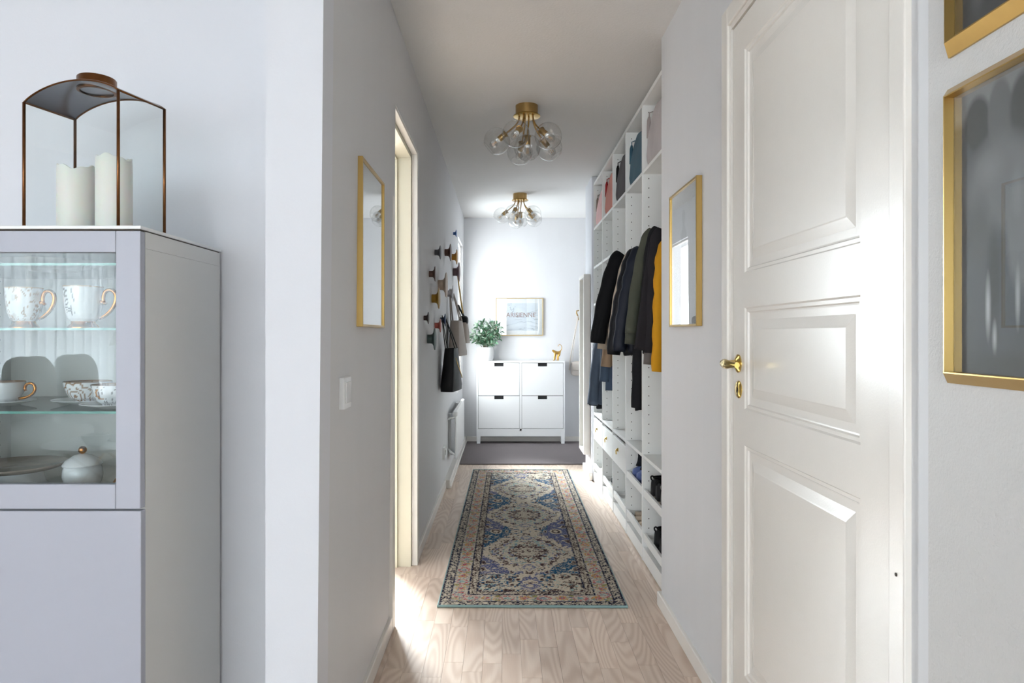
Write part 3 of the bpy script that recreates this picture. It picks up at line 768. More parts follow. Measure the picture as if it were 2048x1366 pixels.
# ------------------------------------------------------------------ ceiling lamps
def make_lamp(cx, cy, label, rot=0):
    t = thing('ceiling_lamp', (cx, cy, CEIL), label, 'lamp', 'brass ceiling lamps with glass globes')
    o = Vector((cx, cy, CEIL))
    obj('canopy', lathe(bmesh.new(), [(0, 0), (.0635, 0), (.0635, -.05), (.060, -.052), (0, -.052)], 40, T(*o)), M['old_brass'], t, True, angle=40)
    obj('flange', lathe(bmesh.new(), [(0, -.056), (.074, -.056), (.0765, -.058), (.0765, -.061), (.074, -.062), (0, -.062)], 40, T(*o)), M['brass'], t, True, angle=40)
    G = [(-.169, 0, -.20), (-.064, -.14, -.20), (.115, -.10, -.20), (.133, .085, -.215), (-.035, .16, -.22), (0.004, 0.005, -.235)]
    for k, g in enumerate(G):
        g = Vector(g); hz_ = Vector((g.x, g.y, 0))
        if hz_.length > .02:
            u = hz_.normalized(); d = (u * .76 + Vector((0, 0, -.65))).normalized(); st = u * .043 + Vector((0, 0, -.06))
        else:
            d = Vector((0, 0, -1)); st = Vector((.012, .012, -.06))
        p0 = g - d * .062
        arm = bez(o + st, o + st + Vector((0, 0, -.045)), o + p0 - d * .04, o + p0 - d * .003, 12)
        a = obj('arm', tube(bmesh.new(), arm, .0046, 8), M['old_brass'], t, True)
        mt = axis_mat(o + p0, d)
        s = obj('socket', lathe(bmesh.new(), [(0, -.004), (.021, -.004), (.021, 0.0), (.0165, .001), (.0165, .046), (.015, .048), (0, .048)], 24, mt), M['old_brass'], a, True, angle=40)
        s2 = obj('bulb_base', lathe(bmesh.new(), [(.0145, .048), (.0145, .053), (.012, .055), (.010, .056), (.010, .062), (0, .062)], 20, mt), M['white_plastic'], a, True, angle=40)
        obj('bulb', lathe(bmesh.new(), [(.009, .060), (.012, .066), (.0195, .076), (.0225, .087), (.020, .099), (.012, .107), (0, .1095)], 24, mt), M['globe_glass'], a, True)
        bm = bmesh.new()
        for q in range(4):
            an = q * math.pi / 2
            tube(bm, [mt @ Vector((.004 * math.cos(an), .004 * math.sin(an), .066)), mt @ Vector((.0075 * math.cos(an), .0075 * math.sin(an), .096))], .0011, 5)
        obj('filament', bm, M['filament'], a)
        R = .075; prof = [(R * math.sin(x), .062 - R * math.cos(x)) for x in np.linspace(.30, 2.55, 30)]
        gl = obj('globe', lathe(bmesh.new(), prof, 40, mt), M['globe_glass'], t, True)
        re, ze = prof[-1]
        ring = [mt @ Vector((re * math.cos(x), re * math.sin(x), ze)) for x in np.linspace(0, 2 * math.pi, 37)]
        obj('rim', tube(bmesh.new(), ring, .0011, 6, False), M['globe_glass'], gl, True)
    return t
make_lamp(.132, 3.868, 'brass ceiling lamp with six clear glass globes, nearer of the two')
make_lamp(.152, 6.29, 'brass ceiling lamp with six clear glass globes by end wall, farther one')

# ------------------------------------------------------------------ runner rug
RW, RL = 0.826, 3.01
nx, ny = 190, 690
gx = np.linspace(-RW / 2, RW / 2, nx); gy = np.linspace(0, RL, ny)
X, Y = np.meshgrid(gx, gy)
cream = np.array(lin((206, 194, 176))); blue = np.array(lin((30, 82, 118))); navy = np.array(lin((34, 36, 62))); brown = np.array(lin((66, 44, 46)))
teal = np.array(lin((140, 178, 180))); lav = np.array(lin((104, 112, 158))); orange = np.array(lin((202, 152, 92))); red = np.array(lin((186, 92, 100))); olive = np.array(lin((150, 150, 96)))
C = np.empty((ny, nx, 3)); C[:] = cream
e = np.minimum(RW / 2 - np.abs(X), np.minimum(Y, RL - Y))
side = (RW / 2 - np.abs(X)) < np.minimum(Y, RL - Y)
s = np.where(side, Y, X + .4)
def put(mask, c): C[mask] = c
ax = np.abs(X)
# field
cen = np.array([.745, 1.505, 2.265]); dv = np.min(np.abs(Y[..., None] - cen), axis=2)
fw_ = RW / 2 - .166
rag = (vnoise(X * 90, Y * 60, 61) - .5) * .22 + (vnoise(X * 30, Y * 26, 62) - .5) * .16
dm = (ax / .258) ** 1.15 + (dv / .40) ** 1.25 + .05 * np.sin(ax * 62) * np.cos(dv * 40) + rag * .8
inner = e > .166
n1 = vnoise(ax * 62 + 3, dv * 50 + 5, 21) * .75 + vnoise(X * 150, Y * 120, 63) * .25; n2 = vnoise(ax * 120 + 1, dv * 95 + 9, 22); n3 = vnoise(ax * 34 + 7, dv * 30 + 2, 23)
cold = vnoise(X * 5 + 3, Y * 3.2, 31)
put(inner & (dm > 1.0), blue); put(inner & (dm > .98) & (cold > .68), lav * .7)
put(inner & (dm > 1.04) & (n3 > .64), cream); put(inner & (dm > 1.04) & (n3 > .76), brown)
put(inner & (dm <= 1.0) & (n1 > .62), brown * 1.2); put(inner & (dm <= 1.0) & (n2 > .78), lav); put(inner & (dm <= .9) & (n1 < .27), teal * .85)
put(inner & (np.abs(dm - .90) < .05), cream); put(inner & (np.abs(dm - .79) < .03) & (n2 > .45), brown); put(inner & (np.abs(dm - .70) < .03) & (n2 > .55), lav * .9)
put(inner & (np.abs(dm - .50) < .035) & (n2 > .5), teal * .9); put(inner & (np.abs(dm - .32) < .03) & (n2 > .25), brown); put(inner & (dm < .30) & (n2 > .55), brown * 1.6)
put(inner & (dm < .10), cream * .85)
for vy in (.745 - .38, 1.125, 1.885, 2.265 + .38):
    d = np.hypot(ax - .060, (Y - vy)) + rag * .02; put(inner & (d < .032), cream); put(inner & (d < .009), brown)
    d2 = ax / .055 + np.abs(np.abs(Y - vy) - .13) / .055 + rag; put(inner & (d2 < 1) & (n2 > .4), lav * .8); put(inner & (d2 < .45), cream); put(inner & (np.abs(d2 - 1.1) < .12), cream)
    d = np.hypot(ax - .180, (Y - vy) * .7) + rag * .03; put(inner & (d < .036), cream); put(inner & (np.abs(d - .02) < .006), brown)
endm = inner & (np.minimum(Y, RL - Y) < .40) & (ax > .05) & (n3 < .66); put(endm, cream); put(endm & (n1 > .58), brown); put(endm & (n2 < .18), teal); put(endm & (cold > .6) & (n2 > .6), blue)
# borders
g1 = (e <= .045); put(g1, cream); dash = vnoise(s * 150, e * 190, 41); put(g1 & (dash > .54), navy * .8)
put((e < .011), navy); put(np.abs(e - .045) < .0035, navy)
mb = (e > .0485) & (e < .121); put(mb, cream * np.array([.98, 1.0, 1.02]))
per = .165; ph_ = (s % per) / per; em = (e - .085) / .036
rs = np.hypot((ph_ - .25) * 3.6, em); put(mb & (rs < .72) & (n1 > .25), orange); put(mb & (rs < .32), red)
rs2 = np.hypot((ph_ - .75) * 3.4, em * .9); put(mb & (np.abs(rs2 - .6) < .15) & (dash > .3), red); put(mb & (rs2 < .3), teal); put(mb & (np.hypot((ph_ - .5) * 6, np.abs(em) - .7) < .5), olive)
nb = vnoise(s * 120 + 3, e * 150, 42); put(mb & (nb > .66), cream * .95); put(mb & (nb > .8), lav * .8); put(mb & (nb < .12), red * .9); put(mb & (vnoise(s * 160, e * 140 + 8, 43) > .80), teal * .7)
put(np.abs(e - .1235) < .004, navy)
g2 = (e > .1275) & (e < .160); put(g2, cream * .95); dash2 = vnoise(s * 170 + 11, e * 170, 44); put(g2 & (dash2 > .50), brown * .8)
put(np.abs(e - .163) < .0035, navy)
# wear and weave
wear = vnoise(X * 160, Y * 420, 51) * .6 + rng.random(X.shape) * .4
big = vnoise(X * 6, Y * 4, 52)
put((wear > .74 - .12 * big), cream * .95); put((wear < .17), C[(wear < .17)] * .42)
C *= (.86 + .28 * rng.random(X.shape))[..., None]
C *= (.93 + .14 * vnoise(X * 400, Y * 30, 53))[..., None]
bm = None
me = bpy.data.meshes.new('pile')
V = np.stack([X, Y, np.full_like(X, .0085)], -1).reshape(-1, 3)
ii = (np.arange(ny - 1)[:, None] * nx + np.arange(nx - 1)[None, :]).ravel()
Fq = np.stack([ii, ii + 1, ii + 1 + nx, ii + nx], -1)
me.vertices.add(len(V)); me.vertices.foreach_set('co', V.ravel().astype(np.float32))
me.loops.add(Fq.size); me.loops.foreach_set('vertex_index', Fq.ravel().astype(np.int32))
me.polygons.add(len(Fq)); me.polygons.foreach_set('loop_start', (np.arange(len(Fq)) * 4).astype(np.int32))
try: me.polygons.foreach_set('loop_total', np.full(len(Fq), 4, dtype=np.int32))
except Exception: pass
me.update(); me.validate(); me.materials.append(M['rug'])
rug = thing('runner_rug', (.1265, 2.987, 0.0), 'long blue and cream patterned runner rug on parquet floor', 'rug')
rug.rotation_euler.z = -math.atan2(.023, 3.0)
def rpart(name, me_or_bm, m=None):
    if isinstance(me_or_bm, bmesh.types.BMesh):
        q = bpy.data.meshes.new(name); me_or_bm.to_mesh(q); me_or_bm.free(); q.materials.append(m); me_or_bm = q
    o = bpy.data.objects.new(name, me_or_bm); COL.objects.link(o); o.parent = rug; return o
pile = rpart('pile', me); set_cols(pile, C.reshape(-1, 3))
rpart('backing', box(bmesh.new(), -RW / 2, RW / 2, 0, RL, .0005, .0082), M['binding'])
bm = bmesh.new(); tube(bm, [(-RW / 2 - .004, -.002, .006), (RW / 2 + .004, -.002, .006)], .0058, 8); tube(bm, [(-RW / 2 - .004, RL + .002, .006), (RW / 2 + .004, RL + .002, .006)], .0058, 8)
for sx in (-1, 1): tube(bm, [(sx * (RW / 2 + .001), 0, .005), (sx * (RW / 2 + .001), RL, .005)], .0042, 8)
rpart('binding', bm, M['binding'])

tag(obj('door_mat', B(-0.404, 1.55, 6.26, END - .014, 0.0006, .011, .003), M['mat_carpet']), 'grey brown entrance mat across the floor under the white shoe cabinet', 'mat')

# ------------------------------------------------------------------ wardrobe along the right wall
WX, WB = 0.735, 1.105
WYs = [3.134 + .488 * i for i in range(6)]
WT = 2.43
SHF = .018
names = ['nearest', 'second', 'middle', 'fourth', 'farthest']
rail_bays = {0: 1.86, 1: 1.86, 2: 1.86, 3: 1.66, 4: 1.36}
bays = []
for i in range(5):
    y0, y1 = WYs[i], WYs[i + 1]; pt = .009
    lab = ['open white wardrobe unit nearest the corner, holding the yellow jacket', 'open white wardrobe unit second from the corner, holding blue boots',
           'open white wardrobe unit in the middle, drawer and black coat', 'open white wardrobe unit with salmon bag on top and one upper shelf', 'open white wardrobe unit at the far end of the row'][i]
    t = thing('wardrobe_unit', (.92, (y0 + y1) / 2, 0), lab, 'wardrobe', 'open wardrobe units')
    bays.append(t)
    obj('side_panel', B(WX, WB, y0 + .0004, y0 + pt, 0, WT, .0006, 1), M['melamine'], t)
    obj('side_panel', B(WX, WB, y1 - pt, y1 - .0004, 0, WT, .0006, 1), M['melamine'], t)
    obj('top_panel', B(WX + .002, WB, y0 + pt, y1 - pt, WT - .022, WT), M['melamine'], t)
    obj('back_panel', B(WB - .006, WB, y0 + pt, y1 - pt, 0, WT - .022), M['melamine'], t)
    obj('plinth', B(WX + .004, WX + .02, y0 + pt, y1 - pt, 0, .072), M['melamine'], t)
    obj('bottom_panel', B(WX + .02, WB - .006, y0 + pt, y1 - pt, .052, .070), M['melamine'], t)
    levels = [2.052, .552]
    if i == 3: levels += [1.737]
    if i == 4: levels += [1.737, 1.437]
    for z in levels: obj('shelf', B(WX + .002, WB - .006, y0 + pt, y1 - pt, z - SHF / 2, z + SHF / 2, .0008, 1), M['melamine'], t)
    obj('clothes_rail', tube(bmesh.new(), [(WX + .17, y0 + pt, rail_bays[i]), (WX + .17, y1 - pt, rail_bays[i])], .011, 12), M['white_plastic'], t, True)
    bm = bmesh.new()
    for k in range(46):
        for xx in (.034, .30):
            lathe(bm, [(0, .0005), (.0030, .0005), (.0032, 0)], 6, axis_mat((WX + xx, y1 - pt, .12 + k * .05), (0, -1, 0)))
    obj('peg_holes', bm, M['gap'], t, kind='stuff')
    def tray(zt):
        bm = bmesh.new()
        box(bm, WX + .004, WX + .018, y0 + pt + .004, y1 - pt - .004, zt - .042, zt, .001, 1)
        box(bm, WX + .018, WB - .02, y0 + pt + .004, y0 + pt + .016, zt - .04, zt - .008); box(bm, WX + .018, WB - .02, y1 - pt - .016, y1 - pt - .004, zt - .04, zt - .008)
        box(bm, WB - .032, WB - .02, y0 + pt + .016, y1 - pt - .016, zt - .04, zt - .008)
        box(bm, WX + .018, WB - .032, y0 + pt + .016, y1 - pt - .016, zt - .038, zt - .030)
        obj('pull_out_tray', bm, M['melamine'], t)
    tray(.148)
    if i < 2: tray(.380)
    else:
        bm = bmesh.new(); box(bm, WX + .001, WX + .017, y0 + pt + .002, y1 - pt - .002, .350, .519, .001, 1)
        box(bm, WX + .017, WB - .02, y0 + pt + .01, y0 + pt + .022, .36, .50); box(bm, WX + .017, WB - .02, y1 - pt - .022, y1 - pt - .01, .36, .50)
        box(bm, WB - .032, WB - .02, y0 + .031, y1 - .031, .36, .5); box(bm, WX + .017, WB - .032, y0 + .031, y1 - .031, .355, .363)
        dr = obj('drawer', bm, M['melamine'], t)
        ym = (y0 + y1) / 2 + .03
        bm = bmesh.new(); lathe(bm, [(0, 0), (.013, 0), (.012, .004), (.006, .007), (.005, .014), (0, .015)], 16, axis_mat((WX + .001, ym, .455), (-1, 0, 0)))
        tube(bm, [(WX - .012, ym + .014 * math.sin(a), .440 + .014 * math.cos(a)) for a in np.linspace(0, 2 * math.pi, 21)], .0022, 6, False)
        obj('ring_pull', bm, M['shiny_brass'], dr, True)

# velvet storage pouches on the top shelves
def pouch(i, label, col, tcol, h=.30, w_=.40, dx=0.0):
    y0, y1 = WYs[i] + .03, WYs[i + 1] - .03; zc = 2.062
    cy = y1 - w_ / 2; cx = WX + .06 + dx
    t = thing('velvet_pouch', (cx, cy, zc), label, 'bag', 'velvet pouches on the top shelves')
    def fn(q):
        k = (q.z / (h / 2) + 1) / 2
        q = Vector((q.x * (1 - .75 * k ** 2), q.y * (1 + .04 * math.sin(k * 3)), q.z))
        q.x += .006 * math.sin(q.y * 30 + q.z * 14)
        if k > .9: q.z -= .02 * (abs(q.y) / (w_ / 2)) ** 4
        return q
    bm = bmesh.new(); superell(bm, (cx, cy, zc + h / 2), .048, w_ / 2, h / 2, 6, 7, 56, 22, fn)
    obj('body', bm, pbr('velvet_' + str(i), col, .85, var=.2, vscale=14, bump=.4, bscale=20, sheen=.08, spec=.2, stretch=(1, 1, .35)), t, True)
    tm = cloth('tassel_' + str(i), tcol)
    bm = bmesh.new(); yy = cy + w_ / 2 - .012; xx = cx - .030
    tube(bm, [(xx + .02, yy, zc + h - .012), (xx, yy + .004, zc + h - .02), (xx, yy + .004, zc + h - .045)], .003, 6)
    tube(bm, [(xx, yy + .004, zc + h - .040), (xx - .002, yy + .004, zc + h - .06), (xx - .002, yy + .004, zc + h - .15)], [.006, .010, .012], 8)
    obj('tassel', bm, tm, t, True)
pouch(0, 'mauve grey velvet pouch with tassel on nearest top shelf', (190, 182, 182), (168, 158, 156), .315)
pouch(1, 'steel blue velvet pouch with tassel on a top shelf', (58, 92, 110), (60, 94, 112), .30)
pouch(2, 'dark grey velvet pouch with black tassel on middle top shelf', (74, 68, 72), (26, 24, 26), .30)
pouch(3, 'salmon pink velvet pouch with red tassel on a top shelf', (206, 132, 118), (160, 40, 44), .30)
pouch(4, 'pale pink velvet pouch with taupe tassel on farthest top shelf', (228, 186, 184), (132, 116, 106), .28)

# coats
def coat(label, yc, col, zt=1.74, zh=1.10, hw=.20, th=.045, cx=.905, kind='coat', cuff=None, sl=None, out=.07, puff=0.0, name='coat', collar=.06, rough=.85, sr=.050, trim=None, hem=0.0):
    """garment on a hanger, its breadth across the wardrobe (x); zt shoulder height, zh hem"""
    m = cloth('cloth_%d' % len(bpy.data.materials), col, rough)
    t = thing(name, (cx, yc, zh), label, 'coat' if kind == 'coat' else kind, 'coats in the wardrobe')
    n = 36; rings = []; K = 26; rd = random.Random(int(yc * 1000))
    ph = rd.random() * 6
    for k in range(K + 1):
        q = k / K; z = zh + (zt - zh) * q
        wv = hw * (1.06 - .10 * q + hem * (1 - q)) if q < .86 else hw * (.965 - (q - .86) / .14 * .62)
        tv = th * (1.05 - .15 * q) if q < .86 else th * (.92 - (q - .86) / .14 * .35)
        if puff: 
            s_ = abs(math.sin(q * math.pi * 7)) ; wv *= 1 + .035 * puff * s_; tv *= 1 + .30 * puff * s_
        ring = []
        for i in range(n):
            a = 2 * math.pi * i / n
            ca, sa = math.cos(a), math.sin(a)
            f = 1 + (.06 * math.sin(5 * a + ph + q * 2) + .04 * math.sin(9 * a + 2 * ph)) * (1 - q * .6)
            ring.append(Vector((cx + wv * math.copysign(abs(ca) ** .8, ca), yc + tv * math.copysign(abs(sa) ** .8, sa) * f, z + .006 * math.sin(3 * a + ph) * (1 - q))))
        rings.append(ring)
    bm = bmesh.new(); loft(bm, rings)
    obj('body', bm, m, t, True)
    sl = sl if sl is not None else zh + .02
    for sx in (-1, 1):
        o2 = out if sx < 0 else .02
        p0 = Vector((cx + sx * hw * .70, yc, zt - .035)); p3 = Vector((cx + sx * (hw + o2), yc - .004, sl))
        if sx > 0 and p3.x > WB - .06: p3.x = WB - .06; p0.x = min(p0.x, WB - .075)
        pts = bez(p0, p0 + Vector((sx * .045, 0, -.05)), p3 + Vector((-sx * .02, 0, .22)), p3, 22)
        rr = []
        for k in range(23):
            q = k / 22; r = sr * (1.0 - .22 * q) * (.75 + .25 * min(1, q * 6))
            if puff: r *= 1 + .22 * puff * abs(math.sin(q * math.pi * 6))
            else: r *= 1 + .05 * math.sin(q * 23 + ph)
            rr.append(r)
        bm = bmesh.new(); tube(bm, pts, rr, 14, flat=1.0); so = obj('sleeve', bm, m, t, True)
        if cuff and sx < 0:
            d = (pts[-1] - pts[-2]).normalized()
            bm = bmesh.new(); tube(bm, [pts[-1] - d * .01, pts[-1] + d * .02, pts[-1] + d * .055], [rr[-1] * 1.0, rr[-1] * .92, rr[-1] * .9], 14)
            obj('cuff', bm, cloth('cuff_%d' % len(bpy.data.materials), cuff), so, True)
    # collar and hanger hook
    bm = bmesh.new(); rg = []
    for q, (a_, b_, dz) in enumerate(((.085, th * .7, -.015), (.075, th * .75, .02), (.070, th * .85, collar), (.055, th * .6, collar + .004), (.05, th * .5, .01))):
        rg.append([Vector((cx + a_ * math.cos(x), yc + b_ * math.sin(x), zt + dz - .012 * math.cos(x))) for x in np.linspace(0, 2 * math.pi, 20, endpoint=False)])
    loft(bm, rg); obj('collar', bm, m, t, True)
    rz = [r for i_, r in rail_bays.items() if WYs[i_] <= yc <= WYs[i_ + 1]][0]
    rx = WX + .17
    bm = bmesh.new(); hk = [(cx, yc, zt - .005), (cx, yc, rz - .03)] + [(rx + .0155 * math.cos(a), yc, rz + .0155 * math.sin(a)) for a in np.linspace(-1.9, 2.4, 12)]
    tube(bm, hk, .0022, 6); tube(bm, [(cx - hw * .8, yc, zt - .055), (cx, yc, zt - .008), (cx + hw * .8, yc, zt - .055)], .006, 6)
    obj('hanger', bm, M['steel'], t, True)
    if trim:
        tm = cloth('trim_%d' % len(bpy.data.materials), trim)
        bm = bmesh.new(); tube(bm, [r[int(n * .5) - 3] + Vector((-.002, -.003, 0)) for r in rings[1:-5]], .006, 6); obj('zip_trim', bm, tm, t, True)
    return t
# nearest unit, near to far
coat('mustard yellow quilted puffer jacket in the nearest wardrobe unit', 3.205, (196, 140, 26), 1.66, 1.03, .19, .032, .912, puff=1.0, out=-.004, sl=1.02, sr=.040, name='puffer_jacket')
coat('charcoal coat with grey knit cuff showing beside the yellow jacket', 3.292, (33, 31, 35), 1.73, 1.12, .20, .028, .905, cuff=(98, 92, 90), out=-.002, sl=1.105, name='coat', hem=.32, sr=.041)
coat('long black wool coat with wide hem in nearest wardrobe unit', 3.362, (24, 23, 27), 1.75, 1.10, .20, .026, .900, out=.012, sl=1.16, sr=.034, hem=.02)
coat('olive green jacket with ribbed cuff behind the black wool coat', 3.440, (76, 78, 68), 1.75, 1.16, .20, .024, .895, cuff=(66, 68, 60), out=.052, sl=1.20, sr=.040, name='jacket')
coat('long black padded coat reaching lowest in the second wardrobe unit', 3.680, (24, 24, 28), 1.70, .79, .185, .030, .905, out=.0, sl=.80, sr=.042, puff=.5, name='coat')
# second unit
coat('dark navy quilted puffer jacket in the second wardrobe unit', 3.775, (26, 31, 44), 1.70, 1.10, .205, .036, .905, puff=1.0, out=.06, sl=1.10, sr=.043, name='puffer_jacket', rough=.5)
coat('black quilted puffer jacket behind the dark navy one', 3.880, (20, 21, 26), 1.70, 1.08, .21, .036, .905, puff=.9, out=.07, sl=1.08, sr=.046, name='puffer_jacket', rough=.55)
coat('beige trench coat hanging behind the black puffer jacket', 3.985, (186, 172, 154), 1.70, 1.12, .20, .030, .900, out=.06, sl=1.13, sr=.046)
# middle unit
coat('black flared wool coat in the middle wardrobe unit', 4.315, (16, 16, 19), 1.735, 1.12, .225, .045, .905, out=.085, sl=1.14, sr=.06, hem=.06)
coat('sand coloured jacket behind the black flared wool coat', 4.440, (176, 160, 142), 1.70, 1.10, .20, .030, .905, out=.06, sl=1.10, sr=.044, name='jacket')
# fourth and farthest unit
coat('camel jacket over denim in the fourth wardrobe unit', 4.76, (158, 132, 108), 1.50, .98, .17, .034, .905, out=.02, sl=.97, sr=.046, name='jacket')
coat('blue denim jacket hanging in the fourth wardrobe unit', 4.86, (74, 88, 108), 1.50, .80, .17, .034, .905, out=.02, sl=.86, sr=.046, name='denim_jacket')
coat('grey blue child jacket with white zip edge in farthest wardrobe unit', 5.22, (84, 94, 110), 1.26, .66, .17, .038, .895, out=.045, sl=.66, sr=.050, name='jacket', trim=(220, 220, 222))
coat('black jacket hanging last in the farthest wardrobe unit', 5.34, (26, 27, 33), 1.26, .62, .17, .036, .905, out=.03, sl=.64, sr=.050, name='jacket')

# shoes
def shoe(label, x0, yc, z, L_=.27, W_=.095, up=(30, 30, 32), sole=(210, 200, 188), hgt=.10, style='sneaker', group=None, ang=0.0, name='shoe', second=None, flip=False):
    """toe towards the hall (-x); x0 is the toe"""
    t = thing(name, (x0 + L_ / 2, yc, z), label, 'shoe', group)
    um = cloth('shoe_upper_%d' % len(bpy.data.materials), up, .7, bscale=90, bump=.2); smt = pbr('shoe_sole_%d' % len(bpy.data.materials), sole, .6)
    def half(u):
        return W_ / 2 * (0.62 + .38 * math.sin(min(1, u * 1.25) * math.pi * .5)) * (1 - .18 * math.exp(-((u - .62) / .18) ** 2)) * (1 if u < .93 else 1 - (u - .93) * 5)
    us = np.linspace(0, 1, 16); st = .022 if style != 'flat' else .008
    rings = []
    for u in us:
        w2 = half(u) * (1.0 if u > .03 else .7)
        rings.append([Vector((x0 + u * L_, yc + w2 * c, z + zz_)) for c, zz_ in ((-1, .001), (1, .001), (1.04, st * .7), (.96, st), (-.96, st), (-1.04, st * .7))])
    bm = bmesh.new(); loft(bm, rings); obj('sole', bm, smt, t, True, angle=40)
    def top(u):
        if style == 'flat': return .030 + .022 * max(0, (u - .55) / .45) if u < .3 or u > .3 else .03
        if style == 'boot': return .055 + .03 * math.sin(min(u / .3, 1) * 1.5) if u < .42 else .085 + (hgt - .085) * min(1, (u - .42) / .2)
        return .045 + .03 * math.sin(min(u / .3, 1) * 1.5) if u < .35 else .072 + (hgt - .072) * min(1, (u - .35) / .35)
    rings = []
    for u in us:
        w2 = half(u) * .95; h_ = top(u); ring = []
        if style == 'flat' and u > .32: pass
        if u > .9: h_ = h_ * (1 - (u - .9) * 1.6)
        for a in np.linspace(0, math.pi, 11):
            ca, sa = math.cos(a), math.sin(a)
            taper = 1 - .35 * sa * (h_ / .12)
            ring.append(Vector((x0 + .004 + u * (L_ - .008), yc + w2 * taper * math.copysign(abs(ca) ** .7, ca), z + st * .8 + (h_ - st * .8) * abs(sa) ** .7)))
        rings.append(ring)
    bm = bmesh.new(); loft(bm, rings, True, True); obj('upper', bm, um, t, True)
    im = cloth('shoe_inside_%d' % len(bpy.data.materials), second or [max(0, v - 30) for v in up], .9)
    u0, u1 = (.33, .93) if style == 'flat' else (.58, .95)
    zt_ = z + top(.8) + .001
    bm = bmesh.new(); rg = [[Vector((x0 + L_ * ((u0 + u1) / 2 + (u1 - u0) / 2 * s_ * math.cos(a)), yc + W_ * .30 * s_ * math.sin(a), zt_ + dz + (.016 * math.cos(a) if style == 'flat' else 0))) for a in np.linspace(0, 2 * math.pi, 18, endpoint=False)] for s_, dz in ((1.06, -.006), (1.04, .003), (.9, .003), (.82, -.012), (.1, -.02))]
    loft(bm, rg); obj('opening', bm, im, t, True)
    if style in ('sneaker', 'boot'):
        bm = bmesh.new()
        for k in range(5):
            u = .34 + k * .055; hh = z + top(u) + .002
            tube(bm, [(x0 + u * L_, yc - .022, hh - .006), (x0 + u * L_, yc, hh + .002), (x0 + u * L_, yc + .022, hh - .006)], .0028, 6)
        obj('laces', bm, cloth('laces_%d' % len(bpy.data.materials), second or (60, 60, 64)), t, True)
    if style == 'sneaker' or flip:
        bm = bmesh.new(); tube(bm, bez((x0 + L_ - .012, yc, z + hgt - .02), (x0 + L_ + .006, yc, z + hgt - .008), (x0 + L_ + .004, yc, z + hgt + .016), (x0 + L_ - .016, yc, z + hgt + .002), 8), .004, 6)
        obj('pull_tab', bm, um, t, True)
    if flip:
        for ch in t.children:
            me_ = ch.data
            for v in me_.vertices: v.co.x = 2 * x0 + L_ - v.co.x
            me_.flip_normals()
    return t
zt0, zt1 = .380 - .029, .148 - .029
g_ = 'shoes in the wardrobe trays'
shoe('black sneaker with beige sole on the nearest upper shoe tray, farther of the pair', WX + .021, 3.50, zt0, up=(28, 27, 30), sole=(206, 194, 182), hgt=.112, flip=True, group=g_)
shoe('black sneaker with beige sole on the nearest upper shoe tray, nearer of the pair', WX + .021, 3.39, zt0, up=(28, 27, 30), sole=(206, 194, 182), hgt=.112, flip=True, group=g_)
shoe('grey sneaker with teal lining and cream sole on the nearest upper tray', WX + .021, 3.275, zt0, up=(120, 122, 116), sole=(222, 206, 176), hgt=.112, flip=True, group=g_, second=(60, 150, 160))
shoe('black boot on the nearest lower shoe tray, farther of two', WX + .021, 3.42, zt1, up=(22, 22, 24), sole=(30, 30, 32), hgt=.105, flip=True, style='boot', group=g_)
shoe('black boot on the nearest lower shoe tray, nearer of two', WX + .021, 3.30, zt1, up=(22, 22, 24), sole=(30, 30, 32), hgt=.105, flip=True, style='boot', group=g_)
for k, yy in enumerate((4.005, 3.885)):
    t = shoe(['slate blue boot with dark shaft on second upper tray, farther of pair', 'slate blue boot with dark shaft on second upper tray, nearer of pair'][k], WX + .022, yy, zt0, up=(92, 108, 158), sole=(60, 72, 112), hgt=.085, style='boot', group=g_, W_=.10, name='boot', second=(24, 25, 30))
    bm = bmesh.new(); rings = []
    for z_, a_, b_ in ((.075, .080, .040), (.10, .070, .040), (.13, .066, .042), (.165, .068, .044), (.172, .066, .042), (.165, .058, .034), (.09, .05, .03)):
        rings.append([Vector((WX + .022 + .098 + a_ * math.cos(x), yy + b_ * math.sin(x), zt0 + z_)) for x in np.linspace(0, 2 * math.pi, 20, endpoint=False)])
    loft(bm, rings); obj('shaft', bm, cloth('boot_shaft_%d' % k, (28, 30, 38), .8, bscale=60, bump=.5), t, True)
for k, yy in enumerate((4.03, 3.92, 3.81)):
    shoe(['beige ballet flat in the second lower tray, farthest of three', 'beige ballet flat in the second lower tray, middle of three', 'beige ballet flat in the second lower tray, nearest of three'][k], WX + .021 + .02 * (k == 0), yy, zt1, L_=.24, W_=.085, up=(206, 188, 168), sole=(150, 126, 106), hgt=.05, style='flat', group=g_, name='ballet_flat', second=(150, 132, 116))
shoe('grey sneaker low in the middle wardrobe unit tray', WX + .05, 4.20, zt1, up=(128, 130, 134), sole=(214, 214, 214), hgt=.09, group=g_)
shoe('black sneaker with white toe in the fourth wardrobe unit tray', WX + .03, 4.86, zt1, up=(30, 31, 38), sole=(228, 226, 222), hgt=.15, style='boot', group=g_)
shoe('black sneaker with white sole beside the white toed one', WX + .05, 4.74, zt1, up=(30, 31, 38), sole=(228, 226, 222), hgt=.13, style='boot', group=g_)
shoe('pale grey sneaker in the farthest wardrobe unit tray', WX + .04, 5.30, zt1, up=(214, 214, 212), sole=(232, 232, 230), hgt=.085, group=g_)
